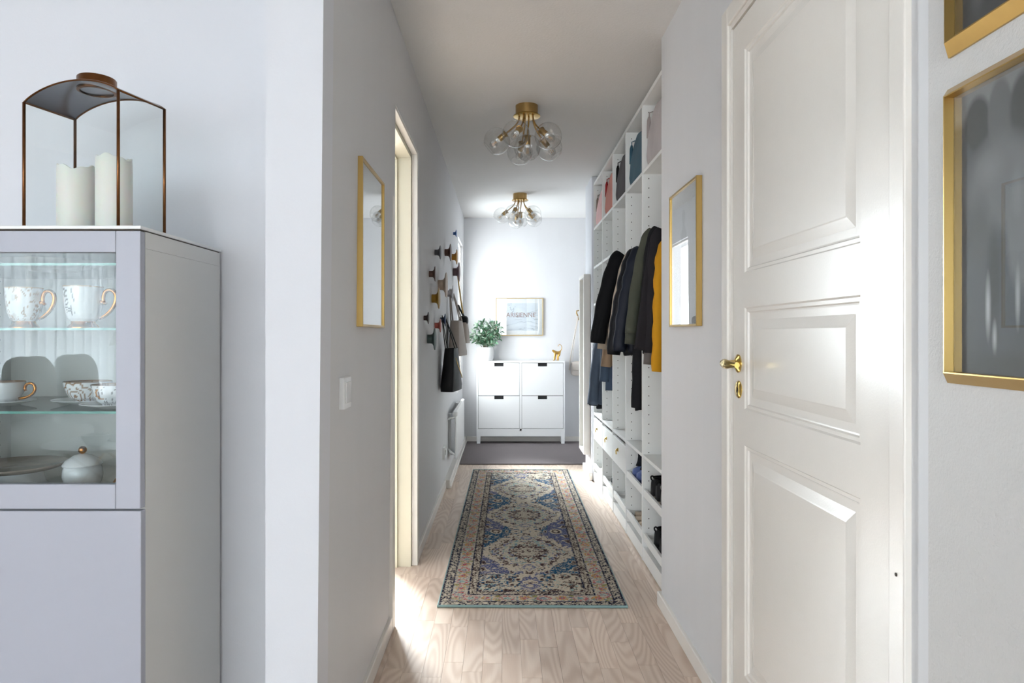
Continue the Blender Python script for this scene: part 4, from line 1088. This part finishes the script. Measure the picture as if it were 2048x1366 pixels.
# small things on wardrobe shelves
def softbag(name, label, c, a, b, h, m, fn=None, e=4):
    t = thing(name, (c[0], c[1], c[2]), label, 'bag')
    bm = bmesh.new(); superell(bm, (c[0], c[1], c[2] + h), a, b, h, e, 4, 32, 14, fn); obj('body', bm, m, t, True)
    bm = bmesh.new(); tube(bm, bez((c[0], c[1] - b * .5, c[2] + 2 * h - .01), (c[0], c[1] - b * .5, c[2] + 2 * h + .07), (c[0], c[1] + b * .5, c[2] + 2 * h + .07), (c[0], c[1] + b * .5, c[2] + 2 * h - .01), 10), .004, 6)
    obj('handle', bm, m, t, True); return t
softbag('cloth_bag', 'cream cloth bag on the shelf above the fourth drawer', (WX + .07, 4.68, .561), .05, .05, .07, M['cream_leather'])
softbag('black_bag', 'small black bag in farthest upper wardrobe cubby', (WX + .12, 5.20, 1.746), .06, .06, .055, M['black_leather'])
softbag('cream_purse', 'small cream purse in farthest lower wardrobe cubby', (WX + .07, 5.13, 1.446), .04, .035, .04, M['cream_leather'])

# framed mirror beyond the wardrobe
t = thing('wall_mirror', (.70, 5.86, .193), 'tall white deep framed mirror on wall end beyond wardrobe', 'mirror')
bm = bmesh.new(); mx0, mx1, my0, my1, mz0, mz1, ft = .668, .7245, 5.69, 6.03, .193, 1.698, .026
box(bm, mx0, mx1, my0, my0 + ft, mz0, mz1, .002); box(bm, mx0, mx1, my1 - ft, my1, mz0, mz1, .002)
box(bm, mx0, mx1, my0 + ft, my1 - ft, mz0, mz0 + ft, .002); box(bm, mx0, mx1, my0 + ft, my1 - ft, mz1 - ft, mz1, .002)
obj('frame', bm, M['trim_white'], t)
obj('mirror_glass', B(.706, .71, my0 + ft, my1 - ft, mz0 + ft, mz1 - ft), pbr('mirror', (232, 236, 234), .02, 1.0, var=.005), t)
obj('backing', B(.711, .7245, my0 + ft, my1 - ft, mz0 + ft, mz1 - ft), M['melamine'], t)

# ------------------------------------------------------------------ shoe cabinet at the end
SX0, SX1, SY0, SY1, SZ = -.293, .667, 7.40, 7.572, .908
FZ = .0112
t = thing('shoe_cabinet', ((SX0 + SX1) / 2, 7.49, FZ), 'white four door shoe cabinet with black cut-out grips at the hall end', 'cabinet')
bm = bmesh.new()
box(bm, SX0, SX1, SY0, SY1, SZ - .02, SZ, .002, 1); box(bm, SX0, SX0 + .018, SY0 + .002, SY1, .15, SZ - .02); box(bm, SX1 - .018, SX1, SY0 + .002, SY1, .15, SZ - .02)
xm = (SX0 + SX1) / 2; box(bm, xm - .011, xm + .011, SY0 + .004, SY1, .15, SZ - .02); box(bm, SX0 + .018, SX1 - .018, SY0 + .004, SY1, .150, .172)
box(bm, SX0 + .018, SX1 - .018, SY1 - .006, SY1, .17, SZ - .02)
obj('carcass', bm, M['white_lacquer'], t)
bm = bmesh.new(); box(bm, SX0 + .005, SX1 - .005, SY0 + .006, SY0 + .022, .09, .15); obj('base_rail', bm, M['white_lacquer'], t)
for xx in (SX0, SX1 - .045):
    for yy in (SY0 + .002, SY1 - .04):
        bm = bmesh.new()
        loft(bm, [[Vector((xx + i_, yy, FZ)), Vector((xx + .045 - i_, yy, FZ)), Vector((xx + .045 - i_, yy + .035, FZ)), Vector((xx + i_, yy + .035, FZ))] if q == 0 else [Vector((xx, yy, .15)), Vector((xx + .045, yy, .15)), Vector((xx + .045, yy + .035, .15)), Vector((xx, yy + .035, .15))] for q, i_ in ((0, .004), (1, 0))])
        obj('leg', bm, M['white_lacquer'], t)
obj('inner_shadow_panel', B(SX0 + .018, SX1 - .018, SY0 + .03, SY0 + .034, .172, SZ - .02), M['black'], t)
for c0, c1 in ((SX0 + .018, xm - .011), (xm + .011, SX1 - .018)):
    for r0, r1 in ((.1765, .5285), (.5345, .8845)):
        a0, a1 = c0 + .003, c1 - .003; g = (a0 + a1) / 2; hw_, hh_ = .050, .036
        bm = bmesh.new(); box(bm, a0, a1, SY0 + .004, SY0 + .02, r0, r1 - hh_); box(bm, a0, g - hw_, SY0 + .004, SY0 + .02, r1 - hh_, r1); box(bm, g + hw_, a1, SY0 + .004, SY0 + .02, r1 - hh_, r1)
        d = obj('door', bm, M['white_lacquer'], t)
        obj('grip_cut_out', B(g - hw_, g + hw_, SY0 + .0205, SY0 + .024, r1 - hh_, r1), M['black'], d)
        bm = bmesh.new(); box(bm, a0, a1, SY0 + .007, SY0 + .012, r1 + .0005, r1 + .0035)
        obj('shadow_gap', bm, M['gap'], d)

# plant
pc = Vector((-.200, 7.475, SZ))
t = thing('potted_plant', tuple(pc), 'leafy green plant in white round pot on the shoe cabinet', 'plant')
lathe_obj('pot', [(0, 0), (.072, 0), (.082, .006), (.091, .03), (.0945, .065), (.0925, .11), (.085, .146), (.081, .148), (.078, .145), (.078, .12), (0, .12)], pc, M['white_lacquer'], t, 40, 40)
lathe_obj('soil', [(.078, .128), (.04, .134), (0, .135)], pc, M['soil'], t, 24)
lb = bmesh.new(); n_ = 7; rows = []
for k in range(n_):
    q = k / (n_ - 1); ww = .0125 * math.sin(math.pi * (q * .92 + .04)) ** .8; zc = .010 * math.sin(q * 2.6)
    rows.append([lb.verts.new((-ww, q * .056, zc + .003)), lb.verts.new((0, q * .056, zc)), lb.verts.new((ww, q * .056, zc + .003))])
for a, b in zip(rows[:-1], rows[1:]):
    for i in (0, 1): lb.faces.new((a[i], a[i + 1], b[i + 1], b[i]))
lme = bpy.data.meshes.new('leaf'); lb.to_mesh(lme); lb.free(); lme.materials.append(M['leaf'])
lme2 = lme.copy(); lme2.materials.clear(); lme2.materials.append(pbr('leaf_pale', (150, 170, 150), .5, var=.2, vscale=20))
lme.polygons.foreach_set('use_smooth', [True] * len(lme.polygons))
rd = random.Random(4); stems = []
tips = [(-.25, 0, .30), (-.20, -.03, .24), (.16, .0, .37), (.12, -.04, .40), (.05, 0, .42), (-.03, -.02, .42), (-.10, -.03, .37), (-.13, .0, .30), (.14, -.05, .30), (.15, -.03, .24), (.02, -.07, .34), (-.05, -.08, .30), (.08, -.08, .27), (-.10, -.07, .23), (0, -.09, .23), (.11, -.07, .20), (.17, .01, .32), (-.08, .03, .40), (.09, .03, .38)]
for tx, ty, tz in tips:
    p0 = pc + Vector((tx * .15, ty * .2, .13)); p3 = pc + Vector((tx, ty, tz))
    pts = bez(p0, p0 + Vector((tx * .1, ty * .1, (tz - .13) * .6)), p3 - Vector((tx * .5, ty * .4, .02)), p3, 10)
    obj('stem', tube(bmesh.new(), pts, .0022, 5), M['stem'], t, True)
    for k in range(2, 11):
        for sd in (-1, 1):
            if rd.random() < .16: continue
            d = (pts[k] - pts[k - 1]).normalized(); sidev = d.cross(Vector((rd.uniform(-.4, .4), -1, rd.uniform(-.3, .3)))).normalized() * sd
            ldir = (d * rd.uniform(.3, .8) + sidev * rd.uniform(.5, 1) + Vector((0, -rd.uniform(0, .5), 0))).normalized()
            lo_ = bpy.data.objects.new('leaf', lme if rd.random() < .78 else lme2); COL.objects.link(lo_); lo_.parent = t
            lo_.matrix_parent_inverse = WM[t.name].inverted()
            qt = ldir.to_track_quat('Y', 'Z'); sc2 = rd.uniform(.75, 1.1)
            mw = Matrix.Translation(pts[k]) @ qt.to_matrix().to_4x4() @ Matrix.Rotation(rd.uniform(-1, 1), 4, 'Y') @ Matrix.Diagonal((sc2, sc2, sc2, 1))
            lo_.matrix_basis = mw
            tipw = mw @ Vector((0, .056, .01))
            if tipw.y > END - .01: lo_.matrix_basis = Matrix.Translation((0, END - .012 - tipw.y, 0)) @ mw

# gold monkey figurine: one skinned body
def skin_body(name, verts, edges, radii, m, parent, lv=2):
    me = bpy.data.meshes.new(name); me.from_pydata([tuple(v) for v in verts], edges, [])
    o = bpy.data.objects.new(name, me); link(o, parent)
    o.modifiers.new('skin', 'SKIN')
    sk = me.skin_vertices[0].data if me.skin_vertices else None
    if sk is None:
        bm = bmesh.new(); bm.from_mesh(me); bm.verts.layers.skin.verify(); bm.to_mesh(me); bm.free(); sk = me.skin_vertices[0].data
    for i, r in enumerate(radii): sk[i].radius = (r, r) if not isinstance(r, tuple) else r
    sk[0].use_root = True
    s = o.modifiers.new('sub', 'SUBSURF'); s.levels = lv; s.render_levels = lv
    me.materials.append(m)
    return o
mo = Vector((.592, 7.465, SZ)); S = .0054   # one unit = one photo pixel of the figurine
def mp_(px, py, dy=0): return mo + Vector(((px - 1116) * S, dy, (722.3 - py) * S))
vts = [mp_(1119, 706), mp_(1115, 706.5), mp_(1111.5, 705), mp_(1109, 703), mp_(1106.5, 701.5), mp_(1104.8, 703.2),
       mp_(1110.5, 710, -.018), mp_(1109, 715, -.018), mp_(1108.8, 720.8, -.018), mp_(1106, 721.3, -.020),
       mp_(1112.5, 710, .018), mp_(1111, 715, .018), mp_(1110.5, 720.8, .018), mp_(1108, 721.3, .020),
       mp_(1119.5, 710.5, -.016), mp_(1116.8, 714, -.016), mp_(1118, 720.8, -.016), mp_(1115, 721.3, -.018),
       mp_(1118.5, 710.5, .018), mp_(1115.5, 714, .018), mp_(1116, 720.8, .018), mp_(1113.5, 721.3, .020),
       mp_(1121.5, 703), mp_(1124, 699), mp_(1124.4, 694), mp_(1122.5, 690.3), mp_(1119.5, 689.4), mp_(1117.6, 691.5), mp_(1117.2, 693.5),
       mp_(1106.6, 700.5, -.017), mp_(1106.6, 700.5, .017)]
edg = [(0, 1), (1, 2), (2, 3), (3, 4), (4, 5), (2, 6), (6, 7), (7, 8), (8, 9), (2, 10), (10, 11), (11, 12), (12, 13), (0, 14), (14, 15), (15, 16), (16, 17), (0, 18), (18, 19), (19, 20), (20, 21), (0, 22), (22, 23), (23, 24), (24, 25), (25, 26), (26, 27), (27, 28), (4, 29), (4, 30)]
rad = [.016, .0165, .017, .012, .0155, .010, .0085, .0065, .006, .0045, .0085, .0065, .006, .0045, .011, .007, .006, .0045, .011, .007, .006, .0045, .006, .0042, .0038, .0036, .0034, .0032, .0028, .004, .004]
t = thing('monkey_figurine', tuple(mo), 'gold monkey figurine with curled tail on the shoe cabinet', 'figurine')
skin_body('body', vts, edg, rad, M['figurine'], t)

# poster on the end wall
def marble_print():
    m, nt, b = new_mat('pale_marble_print'); N = nt.nodes; L = nt.links
    geo = N.new('ShaderNodeNewGeometry'); mp = N.new('ShaderNodeMapping'); mp.inputs['Rotation'].default_value = (0, .5, 0); mp.inputs['Scale'].default_value = (1, 1, 1.8)
    L.new(geo.outputs['Position'], mp.inputs[0])
    ns = N.new('ShaderNodeTexNoise'); ns.inputs['Scale'].default_value = 3.6; ns.inputs['Detail'].default_value = 7; ns.inputs['Distortion'].default_value = .9; L.new(mp.outputs[0], ns.inputs['Vector'])
    rp = N.new('ShaderNodeValToRGB'); el = rp.color_ramp.elements
    el[0].position = .40; el[0].color = (*lin((222, 227, 233)), 1); el[1].position = .62; el[1].color = (*lin((214, 219, 227)), 1)
    for p_, c_ in ((.485, (212, 218, 226)), (.50, (160, 168, 178)), (.512, (214, 220, 228))):
        q = el.new(p_); q.color = (*lin(c_), 1)
    L.new(ns.outputs['Fac'], rp.inputs[0]); L.new(rp.outputs[0], b.inputs['Base Color']); b.inputs['Roughness'].default_value = .6
    return m
pt_ = picture('framed_poster', 'marble poster lettered PARISIENNE in thin gold frame on end wall', 'E', -.083, .439, 1.184, 1.598, d=.02, fw=.007, fm=M['pale_gold'])
obj('marble_image', B(-.025, .382, END - .0118, END - .0112, 1.238, 1.543), marble_print(), pt_)
cu = bpy.data.curves.new('poster_lettering', 'FONT'); cu.body = 'PARISIENNE'; cu.size = .062; cu.extrude = .0002; cu.align_x = 'LEFT'; cu.space_character = 1.0
to = bpy.data.objects.new('tmp_text', cu); COL.objects.link(to)
bpy.context.view_layer.update()
tm_ = bpy.data.meshes.new_from_object(to.evaluated_get(bpy.context.evaluated_depsgraph_get())); bpy.data.objects.remove(to)
xs = [v.co.x for v in tm_.vertices]; kx = .355 / (max(xs) - min(xs))
for v in tm_.vertices: v.co = Vector((.000 + (v.co.x - min(xs)) * kx, END - .0121 - v.co.z, 1.388 + v.co.y * kx * 1.05))
tm_.materials.clear(); tm_.materials.append(M['foil'])
lo2 = bpy.data.objects.new('lettering', tm_); link(lo2, pt_); lo2['label'] = 'rose gold letters PARISIENNE'
obj('small_print', B(.125, .205, END - .0122, END - .0118, 1.357, 1.3595), M['grey_ink'], pt_)

# brass hook and cream crossbody bag on the end wall
hk = Vector((.835, END, 1.40))
bm = bmesh.new(); tube(bm, [hk + Vector(p) for p in ((.0, -.004, -.04), (-.004, -.02, -.035), (-.012, -.04, -.005), (-.03, -.055, .03), (-.028, -.05, .055), (.0, -.045, .06))], [.007, .008, .008, .0075, .007, .006], 10)
lathe(bm, [(0, 0), (.018, 0), (.016, .006), (0, .008)], 16, axis_mat(hk + Vector((0, -.0005, -.02)), (0, -1, 0)))
tag(obj('coat_hook', bm, M['old_brass'], None, True), 'curved brass coat hook on end wall carrying the cream bag', 'hook')
t = thing('crossbody_bag', (.86, 7.50, .74), 'cream crossbody bag with flap hanging from brass hook', 'bag')
def bagf(q): return Vector((q.x * (1 + .05 * (-q.z / .075)), q.y, q.z))
bm = bmesh.new(); superell(bm, (.865, 7.515, .822), .120, .040, .080, 6, 6, 40, 16, bagf); obj('body', bm, M['cream_leather'], t, True)
bm = bmesh.new(); box(bm, .750, .980, 7.466, 7.476, .805, .898, .008, 2); obj('flap', bm, M['cream_leather'], t, True, angle=40)
bm = bmesh.new()
for sx, (ex, ez) in ((0, (.748, .87)), (1, (.980, .87))):
    tube(bm, bez((.828 + .012 * sx, 7.532, 1.405), (.80 + .05 * sx, 7.53, 1.25), (ex + (.02 if sx == 0 else -.02), 7.52, 1.0), (ex, 7.515, ez), 14), .007, 8, flat=.5)
tube(bm, bez((.82, 7.535, 1.40), (.79, 7.54, 1.2), (.735, 7.545, .98), (.728, 7.545, .80), 14), .006, 8)
obj('strap', bm, M['cream_leather'], t, True)

# ------------------------------------------------------------------ coloured wall hooks on the left wall
def dot_hook(label, yy, pyy, size, col, xs_=None):
    """mushroom-shaped turned hook; size = disc diameter"""
    D = {'S': (.068, .030), 'M': (.092, .042), 'L': (.132, .050), 'XL': (.172, .062)}[size]
    z = EYE + (VPY - pyy) * yy / F
    r, dp = D[0] / 2, D[1]
    prof = [(0, -.006), (r * .40, -.006), (r * .40, dp * .35), (r * .43, dp * .55), (r * .62, dp * .72), (r * .93, dp * .80), (r, dp * .87), (r * .97, dp * .93), (r * .75, dp * .98), (0, dp * 1.02)]
    bm = lathe(bmesh.new(), prof, 40, axis_mat((lx(z), yy, z), (1, 0, 0)))
    o = obj('wall_hook', bm, pbr('hook_paint_%d' % len(bpy.data.materials), col, .45, var=.04), None, True, angle=35)
    return tag(o, label, 'hook', 'round wall hooks')
dot_hook('small blue round wall hook, highest on the left wall', 6.00, 467, 'S', (46, 92, 158))
dot_hook('dark grey medium wall hook near top of hook cluster', 4.41, 505, 'M', (78, 80, 84))
dot_hook('large dark brown wall hook right of the dark grey one', 5.16, 505, 'L', (92, 62, 50))
dot_hook('large ochre wall hook beside the dark brown one, highest of the yellows', 5.85, 514, 'L', (186, 132, 34))
dot_hook('medium chestnut brown wall hook above the mustard one', 4.095, 548, 'M', (86, 60, 50))
dot_hook('largest beige wall hook in the middle of the cluster', 4.675, 570, 'XL', (190, 168, 148))
dot_hook('large mustard wall hook below the big beige one', 4.266, 597, 'L', (168, 128, 28))
dot_hook('largest plum wall hook carrying the gold chain', 6.02, 544, 'XL', (104, 80, 84))
dot_hook('small dark brown wall hook, nearest of the cluster', 3.84, 636, 'S', (58, 42, 42))
dot_hook('medium terracotta red wall hook left of the navy one', 4.467, 651, 'M', (168, 84, 72))
dot_hook('large dark teal wall hook, lowest of the cluster', 4.04, 678, 'L', (72, 92, 90))
dot_hook('medium navy wall hook carrying the black tote', 4.83, 640, 'M', (34, 50, 84))
dot_hook('large pale grey wall hook carrying the taupe tote', 5.45, 587, 'L', (212, 210, 214))

# bags on the hooks
def quadbag(name, label, bot, top, z0, z1, m, hookp, cat='bag', strap_r=.006, handles=2, bulge=.012, sm=None):
    t = thing(name, (sum(p[0] for p in bot) / 4, sum(p[1] for p in bot) / 4, z0), label, cat)
    bm = bmesh.new(); rings = []; K = 10
    def rr_(pts, z, rr=.014):
        out = []
        c = Vector((sum(p[0] for p in pts) / 4, sum(p[1] for p in pts) / 4))
        for i in range(4):
            p, a, b = Vector(pts[i]), Vector(pts[i - 1]), Vector(pts[(i + 1) % 4])
            r_ = min(rr, (a - p).length * .3, (b - p).length * .3)
            for q in (0, .5, 1):
                v = (p + (a - p).normalized() * r_ * (1 - q) ** 1.5 + (b - p).normalized() * r_ * q ** 1.5); out.append(Vector((v.x, v.y, z)))
            mid = (p + b) / 2; out.append(Vector((*(mid + (mid - c).normalized() * bulge * (.4 + .6 * math.sin((z - z0) / (z1 - z0) * 3))), z)))
        return out
    for k in range(K + 1):
        q = k / K; pts = [Vector(b).lerp(Vector(a), q) for b, a in zip(bot, top)]
        if k == 0: pts = [p.lerp(Vector((sum(x_[0] for x_ in bot) / 4, sum(x_[1] for x_ in bot) / 4)), .06) for p in pts]
        rings.append(rr_(pts, z0 + (z1 - z0) * q + (.006 if k == 1 else 0)))
    ins = [[p.lerp(sum(rings[-1], Vector()) / len(rings[-1]), .10) + Vector((0, 0, -.002)) for p in rings[-1]], [p.lerp(sum(rings[-3], Vector()) / len(rings[-3]), .12) for p in rings[-3]]]
    loft(bm, rings + ins); obj('body', bm, m, t, True, angle=50)
    hookp = Vector(hookp)
    for k in range(handles):
        a, b = (Vector((*top[0], z1)), Vector((*top[3], z1))) if k else (Vector((*top[1], z1)), Vector((*top[2], z1)))
        a2, b2 = a.lerp(b, .22), a.lerp(b, .78); off = Vector((.012 if k == 0 else -.008, 0, 0))
        pts = bez(a2, a2.lerp(hookp, .6) + off, hookp + Vector((0, -.028, -.012)) + off, hookp + Vector((0, 0, .010)) + off, 10) + bez(hookp + Vector((0, 0, .010)) + off, hookp + Vector((0, .028, -.012)) + off, b2.lerp(hookp, .6) + off, b2, 10)[1:]
        obj('strap', tube(bmesh.new(), pts, strap_r, 8, flat=.55), sm or m, t, True)
    return t
tb = quadbag('tote_bag', 'black leather tote bag hanging lowest on the left wall', [(-.444, 4.75), (-.350, 4.72), (-.300, 5.04), (-.425, 5.07)], [(-.412, 4.76), (-.345, 4.74), (-.330, 4.98), (-.405, 5.0)], .795, 1.098, M['black_leather'], (-.425, 4.83, 1.316))
obj('chain_charm', tube(bmesh.new(), bez((-.336, 4.80, 1.03), (-.318, 4.86, .95), (-.306, 4.93, .92), (-.302, 4.97, .88), 12), .0035, 6), M['gold_chain'], tb, True)
quadbag('tote_bag', 'taupe leather tote bag with long straps behind the black one', [(-.436, 5.36), (-.345, 5.33), (-.296, 5.66), (-.42, 5.70)], [(-.420, 5.37), (-.350, 5.35), (-.335, 5.60), (-.41, 5.62)], 1.025, 1.305, M['taupe_leather'], (-.418, 5.45, 1.542), strap_r=.010)
t = quadbag('shoulder_bag', 'small taupe and black bag on a gold chain beside window', [(-.40, 5.92), (-.315, 5.90), (-.295, 6.10), (-.40, 6.12)], [(-.395, 5.93), (-.325, 5.92), (-.315, 6.06), (-.39, 6.08)], 1.12, 1.30, M['taupe_leather'], (-.405, 6.01, 1.44), handles=1, strap_r=.011, sm=M['black_leather'])
bm = bmesh.new(); superell(bm, (-.352, 6.0, 1.318), .042, .075, .042, 3.5, 3, 28, 12); obj('flap', bm, M['black_leather'], t, True)
bm = bmesh.new()
for off in (-.016, .016):
    tube(bm, [(-.408, 6.02 + off * .5, 1.775), (-.398, 6.0 + off, 1.68), (-.375, 6.0 + off * 1.5, 1.5), (-.355, 6.0 + off * 2.4, 1.38)], .0055, 6)
obj('chain_strap', bm, M['gold_chain'], t, True)

# ------------------------------------------------------------------ living room pieces mirrored in the cabinet glass
def curtain():
    bm = bmesh.new(); n = 150; rows = [[], []]
    for i in range(n + 1):
        y = -5.15 + 2.85 * i / n; x = -4.50 + .035 * math.sin(i * .82) + .012 * math.sin(i * .31)
        for k, z in enumerate((.03, 2.42)): rows[k].append(bm.verts.new((x, y, z)))
    for i in range(n): bm.faces.new((rows[0][i], rows[0][i + 1], rows[1][i + 1], rows[1][i]))
    return bm
m, nt, b = new_mat('sheer_pleated_fabric'); N = nt.nodes; L = nt.links
ns = N.new('ShaderNodeTexNoise'); ns.inputs['Scale'].default_value = 40; df = N.new('ShaderNodeBsdfDiffuse'); tl = N.new('ShaderNodeBsdfTranslucent'); tp_ = N.new('ShaderNodeBsdfTransparent')
rp = N.new('ShaderNodeValToRGB'); rp.color_ramp.elements[0].color = (.72, .74, .77, 1); rp.color_ramp.elements[1].color = (.82, .84, .87, 1); L.new(ns.outputs['Fac'], rp.inputs[0])
L.new(rp.outputs[0], df.inputs[0]); L.new(rp.outputs[0], tl.inputs[0])
m1 = N.new('ShaderNodeMixShader'); m1.inputs[0].default_value = .6; L.new(df.outputs[0], m1.inputs[1]); L.new(tl.outputs[0], m1.inputs[2])
m2 = N.new('ShaderNodeMixShader'); m2.inputs[0].default_value = .15; L.new(m1.outputs[0], m2.inputs[1]); L.new(tp_.outputs[0], m2.inputs[2]); L.new(m2.outputs[0], N['Material Output'].inputs[0])
tag(obj('curtain', curtain(), m, None, True), 'pale pleated curtain mirrored behind the mugs in cabinet glass', 'curtain')

t = thing('sofa', (-3.85, -2.75, 0), 'light grey sofa mirrored in the lower cabinet glass', 'sofa')
for nm, a, bv in (('base', (-4.35, -3.42, -3.8, -1.55, .10, .30), .03), ('seat_cushion', (-4.15, -3.38, -3.6, -2.68, .30, .46), .05), ('seat_cushion', (-4.15, -3.38, -2.66, -1.75, .30, .46), .05), ('backrest', (-4.38, -4.14, -3.8, -1.55, .10, .82), .05), ('armrest', (-4.35, -3.42, -3.82, -3.62, .10, .60), .05), ('armrest', (-4.35, -3.42, -1.73, -1.53, .10, .60), .05)):
    obj(nm, B(*a, bv, 3), M['sofa'], t, True, angle=40)
for sx in (-4.25, -3.5):
    for sy in (-3.7, -1.65): obj('leg', tube(bmesh.new(), [(sx, sy, 0), (sx, sy, .1)], .02, 10), M['black'], t)
for k, (yy, lb2) in enumerate(((-2.62, 'big white cushion mirrored at left in the cabinet glass'), (-3.26, 'white cushion mirrored behind the bigger one in cabinet glass'))):
    bm = bmesh.new(); superell(bm, (-3.90 - .02 * k, yy, .466 + .30), .10, .26, .24, 2.6, 2.6, 32, 14)
    for v in bm.verts:
        q = abs(v.co.y - yy) / .26 * abs(v.co.z - .766) / .24
        v.co.y += (v.co.y - yy) * .25 * q; v.co.z += (v.co.z - .766) * .22 * q; v.co.x += -.10 * (v.co.z - .766)
    tag(obj('cushion', bm, M['sofa'], None, True), lb2, 'cushion', 'sofa cushions')
t = thing('floor_lamp', (-4.0, -4.05, 0), 'white floor lamp with cone shade mirrored in the cabinet glass', 'lamp')
lathe_obj('base', [(0, 0), (.14, 0), (.14, .015), (.02, .022), (0, .022)], (-4.0, -4.05, 0), M['white_lacquer'], t)
obj('pole', tube(bmesh.new(), [(-4.0, -4.05, .02), (-3.95, -4.10, 1.12)], .010, 8), M['white_lacquer'], t, True)
lathe_obj('shade', [(.06, 1.32), (.062, 1.32), (.14, 1.08), (.137, 1.08), (.06, 1.32)], (-3.95, -4.10, 0), M['white_lacquer'], t)
t = thing('coffee_table', (-2.85, -1.95, 0), 'round coffee table with crossed gold legs mirrored in cabinet glass', 'table')
lathe_obj('tabletop', [(0, .40), (.42, .40), (.43, .405), (.43, .42), (0, .42)], (-2.85, -1.95, 0), M['white_lacquer'], t)
for k in range(4):
    a = k * math.pi / 2 + .5
    obj('leg', tube(bmesh.new(), [(-2.85 + .34 * math.cos(a), -1.95 + .34 * math.sin(a), .004), (-2.85 + .34 * math.cos(a + 2.2), -1.95 + .34 * math.sin(a + 2.2), .402)], .009, 8), M['brass'], t, True)
tag(obj('book', B(-3.02, -2.74, -2.15, -1.93, .4205, .446, .003), M['paper']), 'white book lying on the mirrored coffee table', 'book')
tag(lathe_obj('table_bowl', [(0, 0), (.05, 0), (.085, .05), (.09, .075), (.084, .075), (.05, .01), (0, .01)], (-2.85, -1.76, .4202), M['porcelain']), 'white bowl standing on the mirrored coffee table', 'bowl')
